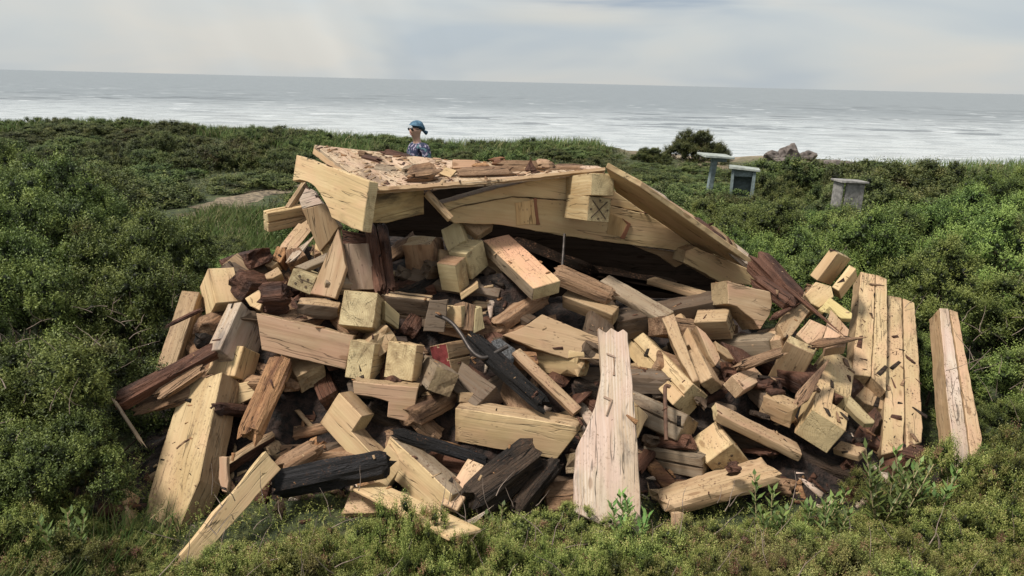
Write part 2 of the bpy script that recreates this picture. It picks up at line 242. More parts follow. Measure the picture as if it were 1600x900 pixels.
TIMBERS = [
{'t': 'box', 'n': 'timber_block', 'l': 'square yellow timber block standing tilted on the far left edge of the heap', 'm': 'Y', 'c': [-2.002, 4.85, 0.95], 'M': [[-0.361, 0.7853, -0.503], [0.5556, 0.6143, 0.5603], [0.749, -0.0772, -0.6581]], 'd': [0.264, 0.177, 0.268], 'f': 0, 'o': {}},
{'t': 'box', 'n': 'timber_block', 'l': 'tan block tipped on its edge just behind the tilted yellow block on the left', 'm': 'T', 'c': [-1.921, 5.023, 1.074], 'M': [[-0.7338, -0.6426, 0.2205], [0.2446, -0.5527, -0.7967], [0.6338, -0.5307, 0.5628]], 'd': [0.193, 0.135, 0.104], 'f': 1, 'o': {}},
{'t': 'slab', 'n': 'timber_block', 'l': 'small pink-faced block beside the rotten stump on the left flank', 'm': 'K', 'c': [-1.765, 4.8, 0.988], 'M': [[0.7637, 0.6113, -0.2074], [-0.6157, 0.5934, -0.5185], [-0.1939, 0.5237, 0.8296]], 'p': [[-0.045, -0.052], [-0.081, 0.07], [0.05, 0.07], [0.057, -0.019], [0.018, -0.068]], 'th': 0.1, 'o': {}},
{'t': 'box', 'n': 'timber_beam', 'l': 'weathered beam leaning on the far left edge of the heap under a thin stick', 'm': 'T', 'c': [-2.231, 4.69, 0.69], 'M': [[-0.0813, -0.9961, -0.0347], [-0.6697, 0.0288, 0.742], [-0.7381, 0.0836, -0.6695]], 'd': [0.629, 0.125, 0.148], 'f': 0, 'o': {'rough': 1}},
{'t': 'box', 'n': 'timber_beam', 'l': 'thick pale beam with a pink left side and a rotted lower end, left flank', 'm': 'W', 'c': [-1.792, 4.561, 0.728], 'M': [[0.1248, 0.3782, -0.9172], [0.7926, 0.5181, 0.3215], [0.5968, -0.7672, -0.2351]], 'd': [0.382, 0.306, 0.124], 'f': 0, 'o': {'rough': 1}},
{'t': 'log', 'n': 'rotten_beam', 'l': 'long red-brown rotten beam sticking out at the left foot of the heap', 'm': 'R', 'a': [-1.859, 4.402, 0.722], 'b': [-2.355, 4.062, 0.479], 'w': 0.1, 'h': 0.1, 'o': {}},
{'t': 'log', 'n': 'rotten_plank', 'l': 'pale splintered rotten plank under the long red-brown beam at the left', 'm': 'RT', 'a': [-1.917, 4.288, 0.644], 'b': [-2.145, 4.129, 0.501], 'w': 0.1, 'h': 0.05, 'o': {}},
{'t': 'log', 'n': 'rotten_plank', 'l': 'flat greyish rotten plank low at the far left behind the big yellow beam', 'm': 'RT', 'a': [-1.979, 4.232, 0.494], 'b': [-2.281, 4.138, 0.408], 'w': 0.12, 'h': 0.05, 'o': {}},
{'t': 'slab', 'n': 'timber_beam', 'l': 'largest smooth yellow beam sloping down at the front left corner', 'm': 'Y', 'c': [-1.89, 3.808, 0.205], 'M': [[-0.0099, 0.9074, -0.4203], [-0.7468, -0.2862, -0.6004], [-0.665, 0.3079, 0.6804]], 'p': [[-0.572, -0.19], [-0.594, 0.122], [-0.259, 0.144], [0.09, 0.169], [0.266, 0.131], [0.475, 0.092], [0.423, -0.07], [0.277, -0.193], [-0.105, -0.204]], 'th': 0.17, 'o': {}},
{'t': 'box', 'n': 'timber_beam', 'l': 'yellow beam end showing just above the largest front left beam', 'm': 'Y', 'c': [-1.803, 4.476, 0.586], 'M': [[0.1351, -0.9227, -0.3611], [0.5925, 0.3673, -0.717], [0.7942, -0.1171, 0.5963]], 'd': [0.205, 0.243, 0.179], 'f': 1, 'o': {'rough': 1}},
{'t': 'slab', 'n': 'plank', 'l': 'flat yellow plank with a ragged top end lying beside the largest front left beam', 'm': 'Y', 'c': [-1.45, 3.461, 0.22], 'M': [[-0.3977, 0.6439, 0.6537], [-0.8373, 0.0366, -0.5455], [-0.3752, -0.7643, 0.5245]], 'p': [[-0.315, -0.05], [-0.304, 0.001], [-0.3, 0.086], [0.013, 0.077], [0.378, 0.065], [0.439, -0.029], [0.286, -0.029], [0.112, -0.04], [-0.08, -0.035], [-0.23, -0.047]], 'th': 0.045, 'o': {}},
{'t': 'box', 'n': 'rotten_beam', 'l': 'short pale-topped beam with a rotten brown side behind the flat yellow plank', 'm': 'GT', 'c': [-1.58, 4.068, 0.148], 'M': [[0.6403, -0.7443, 0.1896], [0.7332, 0.5187, -0.4398], [0.229, 0.4206, 0.8779]], 'd': [0.341, 0.056, 0.193], 'f': 1, 'o': {'rough': 2, 'fm': ('RT', 'R', 'T')}},
{'t': 'slab', 'n': 'stake', 'l': 'thin upright pinkish stake leaning on the largest front left beam', 'm': 'K', 'c': [-1.622, 3.752, 0.19], 'M': [[0.1497, 0.9887, 0.0], [-0.4422, 0.067, -0.8944], [-0.8843, 0.1339, 0.4472]], 'p': [[-0.115, -0.021], [-0.105, 0.026], [0.032, 0.026], [0.094, 0.015], [0.084, -0.013], [0.01, -0.032]], 'th': 0.04, 'o': {}},
{'t': 'log', 'n': 'rotten_log', 'l': 'orange-brown rotten log leaning upright on the left side of the heap', 'm': 'RO', 'a': [-1.439, 4.369, 0.668], 'b': [-1.526, 3.914, 0.36], 'w': 0.15, 'h': 0.13, 'o': {}},
{'t': 'log', 'n': 'charred_beam', 'l': 'thick charred black beam lying low at the front left', 'm': 'C', 'a': [-1.33, 3.75, 0.135], 'b': [-0.677, 3.755, 0.296], 'w': 0.14, 'h': 0.14, 'o': {}},
{'t': 'box', 'n': 'timber_beam', 'l': 'yellow beam with a square notch cut in it, above the charred black beam', 'm': 'Y', 'c': [-0.864, 4.097, 0.262], 'M': [[0.7219, -0.5231, 0.453], [-0.5118, 0.0369, 0.8583], [-0.4657, -0.8515, -0.2411]], 'd': [0.623, 0.252, 0.137], 'f': 0, 'o': {'notch': [(0.36, 0.75, 0, 0.5, 0, 1)], 'fm': ('Y', 'T', 'Y')}},
{'t': 'box', 'n': 'timber_beam', 'l': 'big beam with a yellow face and grey ridge lying behind the narrow pale plank', 'm': 'Y', 'c': [-0.496, 3.853, 0.162], 'M': [[0.7058, -0.3193, 0.6324], [-0.6658, 0.0062, 0.7461], [-0.2421, -0.9476, -0.2082]], 'd': [0.596, 0.21, 0.15], 'f': 0, 'o': {'rough': 2, 'fm': ('T', 'G', 'Y')}},
{'t': 'box', 'n': 'plank', 'l': 'long thin light plank sloping down into the front shrubs', 'm': 'Y', 'c': [-0.498, 3.324, 0.289], 'M': [[0.5546, 0.8282, -0.0809], [-0.7873, 0.5537, 0.2714], [0.2696, -0.0868, 0.9591]], 'd': [1.139, 0.176, 0.025], 'f': 1, 'o': {}},
{'t': 'slab', 'n': 'plank', 'l': 'light board with a square end lying under the long thin plank at the front', 'm': 'K', 'c': [-0.672, 3.741, 0.059], 'M': [[-0.999, 0.0454, 0.0], [-0.0425, -0.9349, -0.3522], [-0.016, -0.3519, 0.9359]], 'p': [[0.267, 0.075], [0.238, -0.076], [-0.241, -0.073], [-0.264, 0.075]], 'th': 0.04, 'o': {}},
{'t': 'box', 'n': 'plank', 'l': 'narrow pale plank propped diagonally against the dark striated log', 'm': 'K', 'c': [-0.252, 3.725, 0.184], 'M': [[0.4085, -0.9128, 0.0055], [0.8194, 0.364, -0.4428], [0.4022, 0.1854, 0.8966]], 'd': [0.331, 0.111, 0.044], 'f': 1, 'o': {}},
{'t': 'log', 'n': 'charred_log', 'l': 'dark striated log chunk with a brown end at the front centre', 'm': 'CR', 'a': [0.165, 3.885, 0.322], 'b': [-0.209, 3.613, 0.147], 'w': 0.2, 'h': 0.16, 'o': {}},
{'t': 'log', 'n': 'charred_log', 'l': 'second dark strip of burnt log under the striated chunk', 'm': 'CR', 'a': [0.279, 3.868, 0.268], 'b': [0.052, 3.648, 0.071], 'w': 0.1, 'h': 0.1, 'o': {}},
{'t': 'log', 'n': 'rotten_plank', 'l': 'thin black splintered board under the notched yellow beam', 'm': 'C', 'a': [-0.665, 3.985, 0.372], 'b': [-0.128, 3.969, 0.201], 'w': 0.07, 'h': 0.04, 'o': {}},
{'t': 'box', 'n': 'timber_block', 'l': 'broad beam with a slanted end lying level across the centre front', 'm': 'Y', 'c': [0.058, 4.084, 0.362], 'M': [[0.9475, 0.0114, 0.3195], [-0.3194, -0.0058, 0.9476], [0.0127, -0.9999, -0.0018]], 'd': [0.777, 0.237, 0.147], 'f': 0, 'o': {'cut': 1, 'rough': 1, 'fm': ('Y', 'T', 'Y')}},
{'t': 'box', 'n': 'timber_block', 'l': 'small offcut block sitting on top of the broad centre front beam', 'm': 'T', 'c': [-0.242, 4.256, 0.486], 'M': [[0.9621, -0.0019, 0.2728], [0.2384, 0.492, -0.8373], [-0.1326, 0.8706, 0.4738]], 'd': [0.153, 0.068, 0.059], 'f': 0, 'o': {}},
{'t': 'slab', 'n': 'splintered_plank', 'l': 'tall weathered white plank standing upright in the centre with two small cut boxes', 'm': 'W', 'c': [0.571, 3.781, 0.687], 'M': [[-0.0236, 0.9997, 0.0005], [-0.616, -0.0142, -0.7877], [-0.7874, -0.0189, 0.6161]], 'p': [[-0.444, -0.075], [-0.415, -0.03], [-0.448, -0.0], [-0.422, 0.04], [-0.443, 0.07], [-0.421, 0.096], [-0.267, 0.108], [-0.103, 0.12], [0.064, 0.132], [0.24, 0.142], [0.444, 0.149], [0.697, 0.154], [0.678, 0.01], [0.592, -0.202], [0.427, -0.204], [0.256, -0.192], [0.098, -0.12], [-0.034, -0.078], [-0.183, -0.056], [-0.316, -0.064]], 'th': 0.07, 'o': {}},
{'t': 'box', 'n': 'timber_beam', 'l': 'long diagonal yellow beam sloping down to the right of the tall white plank', 'm': 'Y', 'c': [0.979, 4.706, 0.587], 'M': [[-0.3196, -0.6448, -0.6943], [0.9325, -0.0841, -0.3511], [0.168, -0.7597, 0.6282]], 'd': [0.97, 0.189, 0.175], 'f': 1, 'o': {'seam': 1}},
{'t': 'box', 'n': 'timber_beam', 'l': 'grey doubled beam whose square end meets the hooked iron rod', 'm': 'G', 'c': [0.946, 4.279, 0.37], 'M': [[-0.6896, -0.4442, -0.5719], [0.7228, -0.3731, -0.5817], [0.045, -0.8145, 0.5784]], 'd': [0.443, 0.179, 0.183], 'f': 1, 'o': {'seam': 1}},
{'t': 'box', 'n': 'timber_beam', 'l': 'lowest grey doubled beam running level to the right of the white plank', 'm': 'G', 'c': [0.997, 4.1, 0.184], 'M': [[-0.8363, 0.0019, -0.5483], [0.5376, -0.1937, -0.8207], [-0.1077, -0.9811, 0.1609]], 'd': [0.468, 0.14, 0.131], 'f': 1, 'o': {'seam': 1, 'rough': 1}},
{'t': 'slab', 'n': 'timber_block', 'l': 'small yellow end block half hidden behind the white upright plank', 'm': 'Y', 'c': [0.793, 4.167, 0.384], 'M': [[0.0355, -0.9994, 0.0], [0.5996, 0.0213, -0.8], [0.7995, 0.0284, 0.6]], 'p': [[0.156, 0.04], [0.049, -0.072], [-0.089, -0.008], [-0.116, 0.04]], 'th': 0.15, 'o': {}},
{'t': 'box', 'n': 'timber_block', 'l': 'yellow block with nail holes in its end above the split half log', 'm': 'Y', 'c': [1.3, 4.089, 0.249], 'M': [[-0.2024, -0.7405, -0.6408], [0.9614, -0.0256, -0.2741], [0.1865, -0.6716, 0.7171]], 'd': [0.23, 0.205, 0.225], 'f': 1, 'o': {'holes': 1}},
{'t': 'box', 'n': 'timber_beam', 'l': 'pale pinkish beam sloping down to the right beside the block with nail holes', 'm': 'K', 'c': [1.517, 4.114, 0.373], 'M': [[0.908, 0.1442, 0.3933], [-0.1027, 0.9869, -0.1247], [-0.4061, 0.0728, 0.9109]], 'd': [0.577, 0.159, 0.062], 'f': 1, 'o': {'rough': 1, 'fm': ('Y', 'T', 'K')}},
{'t': 'box', 'n': 'timber_beam', 'l': 'broad yellow beam with a notched right edge pointing at the viewer', 'm': 'Y', 'c': [2.085, 4.478, 0.464], 'M': [[0.4396, -0.3408, -0.831], [0.8937, 0.2582, 0.3669], [0.0896, -0.904, 0.4181]], 'd': [0.985, 0.207, 0.224], 'f': 1, 'o': {'notch': [(0.22, 0.42, 0, 0.45, 0.5, 1)]}},
{'t': 'slab', 'n': 'plank', 'l': 'pale pointed plank tip above the broad notched beam on the right', 'm': 'K', 'c': [2.118, 4.563, 0.866], 'M': [[0.4091, -0.9069, -0.1009], [0.7647, 0.401, -0.5044], [0.4979, 0.1292, 0.8575]], 'p': [[0.209, 0.06], [0.068, -0.077], [-0.082, -0.079], [-0.15, 0.035], [-0.044, 0.06]], 'th': 0.08, 'o': {}},
{'t': 'box', 'n': 'timber_block', 'l': 'tan block standing upright with a flat brown front, right side of the heap', 'm': 'T', 'c': [1.849, 4.534, 0.661], 'M': [[-0.1171, -0.8425, 0.5259], [0.3882, 0.4485, 0.805], [-0.9141, 0.2985, 0.2745]], 'd': [0.344, 0.193, 0.086], 'f': 0, 'o': {'fm': ('Y', 'T', 'T')}},
{'t': 'box', 'n': 'timber_block', 'l': 'small block with a pink sawn end lying left of the upright tan block', 'm': 'K', 'c': [1.496, 4.371, 0.594], 'M': [[0.6595, -0.6023, 0.4498], [0.7504, 0.5628, -0.3466], [-0.0444, 0.5661, 0.8231]], 'd': [0.306, 0.119, 0.1], 'f': 1, 'o': {}},
{'t': 'box', 'n': 'timber_beam', 'l': 'brown hexagon-looking beam end with crossed marks under the curved board', 'm': 'T', 'c': [1.384, 4.762, 0.845], 'M': [[-0.8315, 0.3625, 0.4209], [0.5068, 0.8053, 0.3076], [-0.2275, 0.4691, -0.8533]], 'd': [0.224, 0.13, 0.175], 'f': 0, 'o': {'cross': 1}},
{'t': 'slab', 'n': 'carved_bracket', 'l': 'light board with a curved lower edge right of the roof opening', 'm': 'K', 'c': [1.602, 4.713, 1.002], 'M': [[0.9568, 0.1581, 0.244], [0.1679, 0.3847, -0.9076], [-0.2373, 0.9094, 0.3416]], 'p': [[-0.201, 0.127], [-0.04, 0.118], [0.127, 0.118], [0.154, 0.04], [0.146, -0.037], [0.09, -0.148], [0.033, -0.094], [-0.035, -0.065], [-0.103, -0.031], [-0.171, -0.027]], 'th': 0.22, 'o': {}},
{'t': 'box', 'n': 'timber_block', 'l': 'block with a worn pinkish top facing the viewer, right of the curved board', 'm': 'K', 'c': [1.74, 4.679, 0.774], 'M': [[0.4291, -0.8148, -0.3899], [0.8982, 0.4305, 0.0891], [0.0953, -0.3884, 0.9165]], 'd': [0.249, 0.194, 0.077], 'f': 1, 'o': {}},
{'t': 'slab', 'n': 'plank', 'l': 'tan board standing behind the worn pinkish block', 'm': 'T', 'c': [1.864, 4.66, 0.918], 'M': [[-0.6208, 0.757, 0.2039], [-0.6846, -0.3967, -0.6116], [-0.3821, -0.5192, 0.7645]], 'p': [[0.107, -0.054], [-0.015, -0.067], [-0.186, -0.019], [-0.179, 0.057], [0.108, 0.057], [0.165, 0.026]], 'th': 0.06, 'o': {}},
{'t': 'slab', 'n': 'plank', 'l': 'pink flat board with dark knots near the top right of the heap', 'm': 'K', 'c': [1.97, 4.566, 0.869], 'M': [[0.6772, -0.7288, -0.1009], [0.5966, 0.6242, -0.5044], [0.4306, 0.2814, 0.8575]], 'p': [[-0.077, 0.072], [0.097, 0.072], [0.106, -0.045], [-0.023, -0.077], [-0.103, -0.023]], 'th': 0.1, 'o': {}},
{'t': 'slab', 'n': 'plank', 'l': 'small pink triangular board beside the knotted pink board', 'm': 'K', 'c': [2.085, 4.55, 0.867], 'M': [[0.4437, -0.8905, -0.1009], [0.7487, 0.4302, -0.5044], [0.4926, 0.1483, 0.8575]], 'p': [[-0.07, 0.04], [0.11, 0.04], [0.016, -0.063], [-0.057, -0.017]], 'th': 0.06, 'o': {}},
{'t': 'box', 'n': 'timber_beam', 'l': 'left one of two short parallel beams at the top right edge', 'm': 'Y', 'c': [2.333, 5.257, 1.146], 'M': [[0.4651, -0.5378, -0.7032], [-0.0956, 0.7592, -0.6438], [0.8801, 0.3667, 0.3017]], 'd': [0.241, 0.075, 0.252], 'f': 1, 'o': {'seam': 0}},
{'t': 'box', 'n': 'timber_beam', 'l': 'right one of two short parallel beams at the top right edge', 'm': 'Y', 'c': [2.43, 5.202, 1.048], 'M': [[0.5875, 0.6652, 0.4608], [0.175, -0.6604, 0.7302], [0.7901, -0.3483, -0.5044]], 'd': [0.202, 0.06, 0.212], 'f': 0, 'o': {}},
{'t': 'slab', 'n': 'timber_beam', 'l': 'yellow beam face below the two short parallel beams at the top right', 'm': 'Y', 'c': [2.118, 4.879, 1.038], 'M': [[-0.7865, 0.6094, 0.1003], [-0.461, -0.4713, -0.7519], [-0.4109, -0.6376, 0.6516]], 'p': [[0.085, -0.062], [-0.054, -0.086], [-0.123, 0.0], [-0.076, 0.068], [0.071, 0.068], [0.097, 0.011]], 'th': 0.2, 'o': {}},
{'t': 'slab', 'n': 'plank', 'l': 'little bright yellow board lying across the two top right beams', 'm': 'YB', 'c': [2.177, 4.742, 0.97], 'M': [[0.6724, 0.7402, 0.0], [-0.5921, 0.5379, -0.6], [-0.4441, 0.4034, 0.8]], 'p': [[-0.08, -0.076], [-0.089, 0.072], [0.088, 0.072], [0.112, 0.027], [0.061, -0.024], [-0.048, 0.004], [-0.045, -0.075]], 'th': 0.04, 'o': {}},
{'t': 'log', 'n': 'rotten_log', 'l': 'dark red rotten log end poking out under the right end of the roof', 'm': 'R', 'a': [1.707, 5.077, 1.219], 'b': [1.919, 4.778, 1.003], 'w': 0.16, 'h': 0.14, 'o': {}},
{'t': 'log', 'n': 'rotten_log', 'l': 'thinner dark rotten log beside the roof end on the right', 'm': 'R', 'a': [1.676, 4.918, 1.13], 'b': [1.875, 4.715, 1.003], 'w': 0.1, 'h': 0.1, 'o': {}},
{'t': 'log', 'n': 'rotten_strip', 'l': 'long dark strip of bark lying over the top right boards', 'm': 'R', 'a': [1.852, 4.808, 1.11], 'b': [2.145, 4.523, 0.878], 'w': 0.05, 'h': 0.03, 'o': {'taper': 1}},
{'t': 'log', 'n': 'rotten_strip', 'l': 'short dark stick resting on the pale curved board', 'm': 'R', 'a': [1.707, 4.604, 0.95], 'b': [1.93, 4.731, 1.018], 'w': 0.05, 'h': 0.04, 'o': {'taper': 1}},
{'t': 'log', 'n': 'splinter', 'l': 'pointed brown splinter sticking out to the right over the stacked boards', 'm': 'RT', 'a': [1.896, 4.38, 0.845], 'b': [2.308, 4.528, 0.859], 'w': 0.07, 'h': 0.05, 'o': {'taper': 1}},
{'t': 'log', 'n': 'splinter', 'l': 'dark pointed splinter wedged left of the broad notched beam', 'm': 'RT', 'a': [1.723, 4.063, 0.591], 'b': [2.005, 4.36, 0.756], 'w': 0.1, 'h': 0.05, 'o': {'taper': 1}},
{'t': 'log', 'n': 'rotten_strip', 'l': 'rough stick between the pink-ended block and the upright tan block', 'm': 'RT', 'a': [1.439, 4.352, 0.701], 'b': [1.735, 4.43, 0.783], 'w': 0.06, 'h': 0.05, 'o': {}},
{'t': 'box', 'n': 'timber_block', 'l': 'tan block with a splintered top below the upright tan block', 'm': 'T', 'c': [1.686, 4.225, 0.477], 'M': [[0.7692, -0.0261, 0.6385], [-0.6271, 0.1609, 0.7621], [-0.1226, -0.9866, 0.1074]], 'd': [0.215, 0.157, 0.124], 'f': 0, 'o': {'rough': 2}},
{'t': 'box', 'n': 'timber_beam', 'l': 'middle one of three close beams sloping down left of the pink-ended block', 'm': 'T', 'c': [1.224, 4.64, 0.713], 'M': [[-0.1621, -0.7554, -0.6349], [0.9005, 0.1499, -0.4082], [0.4035, -0.6379, 0.656]], 'd': [0.687, 0.094, 0.153], 'f': 1, 'o': {'notch': [(0.38, 0.48, 0.5, 1, 0, 0.3)], 'rough': 1}},
{'t': 'slab', 'n': 'timber_beam', 'l': 'left one of three close beams, touching the long diagonal yellow beam', 'm': 'T', 'c': [1.1, 4.461, 0.774], 'M': [[-0.2348, -0.9252, -0.2981], [0.8027, -0.0115, -0.5963], [0.5483, -0.3793, 0.7454]], 'p': [[0.272, 0.04], [0.271, -0.049], [0.01, -0.034], [-0.252, -0.018], [-0.251, 0.02], [-0.05, 0.04]], 'th': 0.14, 'o': {}},
{'t': 'slab', 'n': 'plank', 'l': 'right one of three close beams, with a jagged pink lower end', 'm': 'K', 'c': [1.303, 4.517, 0.766], 'M': [[-0.295, -0.9348, 0.198], [0.6322, -0.3463, -0.6931], [0.7165, -0.0792, 0.6931]], 'p': [[0.17, 0.035], [0.105, -0.01], [-0.017, -0.042], [-0.085, -0.036], [-0.125, 0.017], [-0.049, 0.035]], 'th': 0.1, 'o': {}},
{'t': 'slab', 'n': 'plank', 'l': 'short tan board with a broken end right of the three close beams', 'm': 'T', 'c': [1.39, 4.497, 0.748], 'M': [[0.8421, 0.5017, 0.198], [-0.2416, 0.6791, -0.6931], [-0.4822, 0.5358, 0.6931]], 'p': [[-0.088, 0.032], [0.009, 0.032], [0.08, -0.011], [0.04, -0.03], [-0.04, -0.023]], 'th': 0.05, 'o': {}},
{'t': 'slab', 'n': 'plank', 'l': 'reddish board in shade under the brown crossed beam end', 'm': 'R', 'c': [1.528, 4.572, 0.695], 'M': [[-0.4773, -0.8787, 0.0], [0.6214, -0.3375, -0.7071], [0.6214, -0.3375, 0.7071]], 'p': [[0.148, 0.06], [0.038, -0.033], [-0.058, -0.067], [-0.109, -0.019], [-0.019, 0.06]], 'th': 0.05, 'o': {}},
{'t': 'slab', 'n': 'timber_beam', 'l': 'leftmost long beam of the stepped pair in the right stack', 'm': 'Y', 'c': [2.612, 5.183, 0.767], 'M': [[-0.3576, 0.9302, 0.083], [-0.8298, -0.2757, -0.4852], [-0.4284, -0.2424, 0.8705]], 'p': [[-0.559, -0.059], [-0.578, 0.054], [-0.036, 0.064], [0.551, 0.063], [0.596, -0.064], [0.027, -0.059]], 'th': 0.15, 'o': {'specks': 1}},
{'t': 'slab', 'n': 'timber_beam', 'l': 'second long beam of the stepped pair in the right stack', 'm': 'Y', 'c': [2.712, 5.144, 0.736], 'M': [[-0.3477, 0.9339, 0.083], [-0.8327, -0.2669, -0.4852], [-0.431, -0.2378, 0.8705]], 'p': [[-0.591, -0.046], [-0.578, 0.038], [0.045, 0.051], [0.629, 0.05], [0.544, -0.05], [-0.049, -0.043]], 'th': 0.15, 'o': {'specks': 1}},
{'t': 'slab', 'n': 'timber_beam', 'l': 'third long beam from the left in the right stack, reaching the shrubs', 'm': 'Y', 'c': [2.71, 4.838, 0.486], 'M': [[-0.3634, 0.9306, 0.0446], [-0.845, -0.3091, -0.4363], [-0.3922, -0.1963, 0.8987]], 'p': [[-0.888, -0.067], [-0.907, 0.039], [-0.192, 0.054], [0.38, 0.063], [0.685, 0.052], [0.789, -0.078], [0.132, -0.063]], 'th': 0.17, 'o': {'specks': 1}},
{'t': 'slab', 'n': 'timber_beam', 'l': 'fourth long beam of the right stack, with a grey top end', 'm': 'Y', 'c': [2.835, 4.839, 0.48], 'M': [[-0.3473, 0.9367, 0.0446], [-0.8502, -0.2945, -0.4363], [-0.3955, -0.1895, 0.8987]], 'p': [[-0.86, -0.053], [-0.843, 0.032], [-0.198, 0.046], [0.478, 0.05], [0.606, 0.038], [0.703, -0.058], [0.114, -0.055]], 'th': 0.17, 'o': {'specks': 1}},
{'t': 'slab', 'n': 'timber_block', 'l': 'lower beam ends with debris showing under the stepped pair', 'm': 'T', 'c': [2.467, 4.705, 0.403], 'M': [[-0.3888, 0.9127, 0.1261], [-0.8345, -0.2909, -0.4679], [-0.3904, -0.2872, 0.8747]], 'p': [[-0.085, -0.121], [-0.136, 0.009], [-0.068, 0.115], [0.107, 0.115], [0.118, -0.009], [0.064, -0.109]], 'th': 0.15, 'o': {'specks': 1}},
{'t': 'slab', 'n': 'timber_beam', 'l': 'grey-topped left beam of the separate pair at the far right', 'm': 'W', 'c': [3.048, 4.657, 0.391], 'M': [[-0.2733, 0.956, 0.1071], [-0.8129, -0.1699, -0.5571], [-0.5144, -0.2393, 0.8235]], 'p': [[-0.835, -0.041], [-0.857, 0.029], [-0.14, 0.043], [0.549, 0.05], [0.614, 0.039], [0.66, -0.061], [0.01, -0.059]], 'th': 0.15, 'o': {}},
{'t': 'slab', 'n': 'timber_beam', 'l': 'pinkish right beam of the separate pair at the far right', 'm': 'K', 'c': [3.156, 4.717, 0.418], 'M': [[-0.2637, 0.9586, 0.1071], [-0.8145, -0.1618, -0.5571], [-0.5167, -0.2341, 0.8235]], 'p': [[-0.763, -0.041], [-0.755, 0.021], [-0.164, 0.037], [0.363, 0.057], [0.673, -0.003], [0.701, -0.042], [-0.054, -0.029]], 'th': 0.15, 'o': {}},
{'t': 'slab', 'n': 'plank', 'l': 'short slanting yellow plank under the stepped pair of beams', 'm': 'YG', 'c': [2.146, 4.13, 0.502], 'M': [[0.4234, 0.9003, -0.1009], [-0.8018, 0.3205, -0.5044], [-0.4218, 0.2944, 0.8575]], 'p': [[-0.143, 0.038], [0.075, 0.038], [0.088, 0.022], [0.067, -0.027], [0.001, -0.036], [-0.088, -0.035]], 'th': 0.05, 'o': {}},
{'t': 'box', 'n': 'timber_block', 'l': 'tan beam end low down beneath the broad notched beam', 'm': 'T', 'c': [2.077, 4.056, 0.287], 'M': [[-0.5606, 0.7653, 0.3164], [0.8159, 0.5757, 0.0532], [-0.1414, 0.288, -0.9471]], 'd': [0.166, 0.098, 0.05], 'f': 0, 'o': {}},
{'t': 'box', 'n': 'timber_beam', 'l': 'split half log with a pale rotted top in front on the right', 'm': 'T', 'c': [1.221, 3.83, 0.159], 'M': [[-0.9578, -0.2066, 0.1997], [-0.2234, 0.9725, -0.0654], [-0.1807, -0.1072, -0.9777]], 'd': [0.736, 0.248, 0.082], 'f': 0, 'o': {'rough': 3}},
{'t': 'slab', 'n': 'stake', 'l': 'pale split stake standing in the front shrubs below the split half log', 'm': 'K', 'c': [0.955, 3.465, 0.087], 'M': [[0.085, -0.9747, 0.2065], [0.4554, -0.1464, -0.8782], [0.8862, 0.1687, 0.4315]], 'p': [[0.095, 0.059], [0.106, 0.012], [0.061, -0.047], [-0.093, -0.069], [-0.104, -0.014], [-0.064, 0.059]], 'th': 0.05, 'o': {}},
{'t': 'box', 'n': 'timber_beam', 'l': 'beam with a pink and yellow top sloping down into the dark roof opening', 'm': 'KY', 'c': [0.052, 4.99, 1.166], 'M': [[-0.5237, 0.8503, -0.0514], [0.8006, 0.5119, 0.3116], [0.2912, 0.1221, -0.9488]], 'd': [0.681, 0.223, 0.106], 'f': 0, 'o': {'fm': ('YG', 'G', 'KY')}},
{'t': 'box', 'n': 'timber_block', 'l': 'large upright beam stump with a dark split rotten side near the centre top', 'm': 'TR', 'c': [-0.631, 5.2, 1.128], 'M': [[0.1553, -0.9338, 0.3223], [0.1539, 0.3451, 0.9259], [-0.9758, -0.0942, 0.1974]], 'd': [0.363, 0.239, 0.205], 'f': 0, 'o': {'rough': 2, 'fm': ('T', 'TR', 'TR')}},
{'t': 'slab', 'n': 'timber_block', 'l': 'yellow sawn face tilted upright between the dark stump and the worn block', 'm': 'YG', 'c': [-0.44, 5.137, 1.329], 'M': [[0.3129, 0.8821, -0.3522], [-0.6523, -0.07, -0.7547], [-0.6904, 0.4659, 0.5535]], 'p': [[-0.093, -0.059], [-0.1, 0.09], [0.073, 0.09], [0.098, -0.056], [0.021, -0.065]], 'th': 0.2, 'o': {}},
{'t': 'box', 'n': 'timber_block', 'l': 'worn block with a cracked top at the peak of the centre pile', 'm': 'T', 'c': [-0.274, 5.276, 1.388], 'M': [[-0.7171, 0.6838, -0.1347], [0.4891, 0.6314, 0.6018], [0.4966, 0.3657, -0.7872]], 'd': [0.194, 0.166, 0.077], 'f': 0, 'o': {}},
{'t': 'box', 'n': 'timber_block', 'l': 'pale greenish block facing right in the cluster of stacked beam ends', 'm': 'YG', 'c': [-0.311, 5.083, 1.185], 'M': [[-0.836, 0.5076, 0.2084], [0.5463, 0.8054, 0.2299], [-0.0512, 0.306, -0.9506]], 'd': [0.157, 0.216, 0.211], 'f': 0, 'o': {}},
{'t': 'box', 'n': 'timber_block', 'l': 'brown-sided block in the lower left of the stacked beam end cluster', 'm': 'T', 'c': [-0.41, 4.942, 1.108], 'M': [[-0.8729, 0.4659, 0.1448], [0.4872, 0.8478, 0.2096], [-0.0251, 0.2535, -0.967]], 'd': [0.157, 0.13, 0.222], 'f': 0, 'o': {'fm': ('Y', 'YG', 'TR')}},
{'t': 'slab', 'n': 'timber_block', 'l': 'yellow block tucked below the cluster of stacked beam ends', 'm': 'Y', 'c': [-0.287, 4.805, 1.027], 'M': [[0.8118, -0.5748, 0.1025], [0.2009, 0.1102, -0.9734], [0.5483, 0.8108, 0.2049]], 'p': [[-0.064, 0.02], [0.083, 0.02], [0.062, -0.019], [-0.081, -0.021]], 'th': 0.15, 'o': {}},
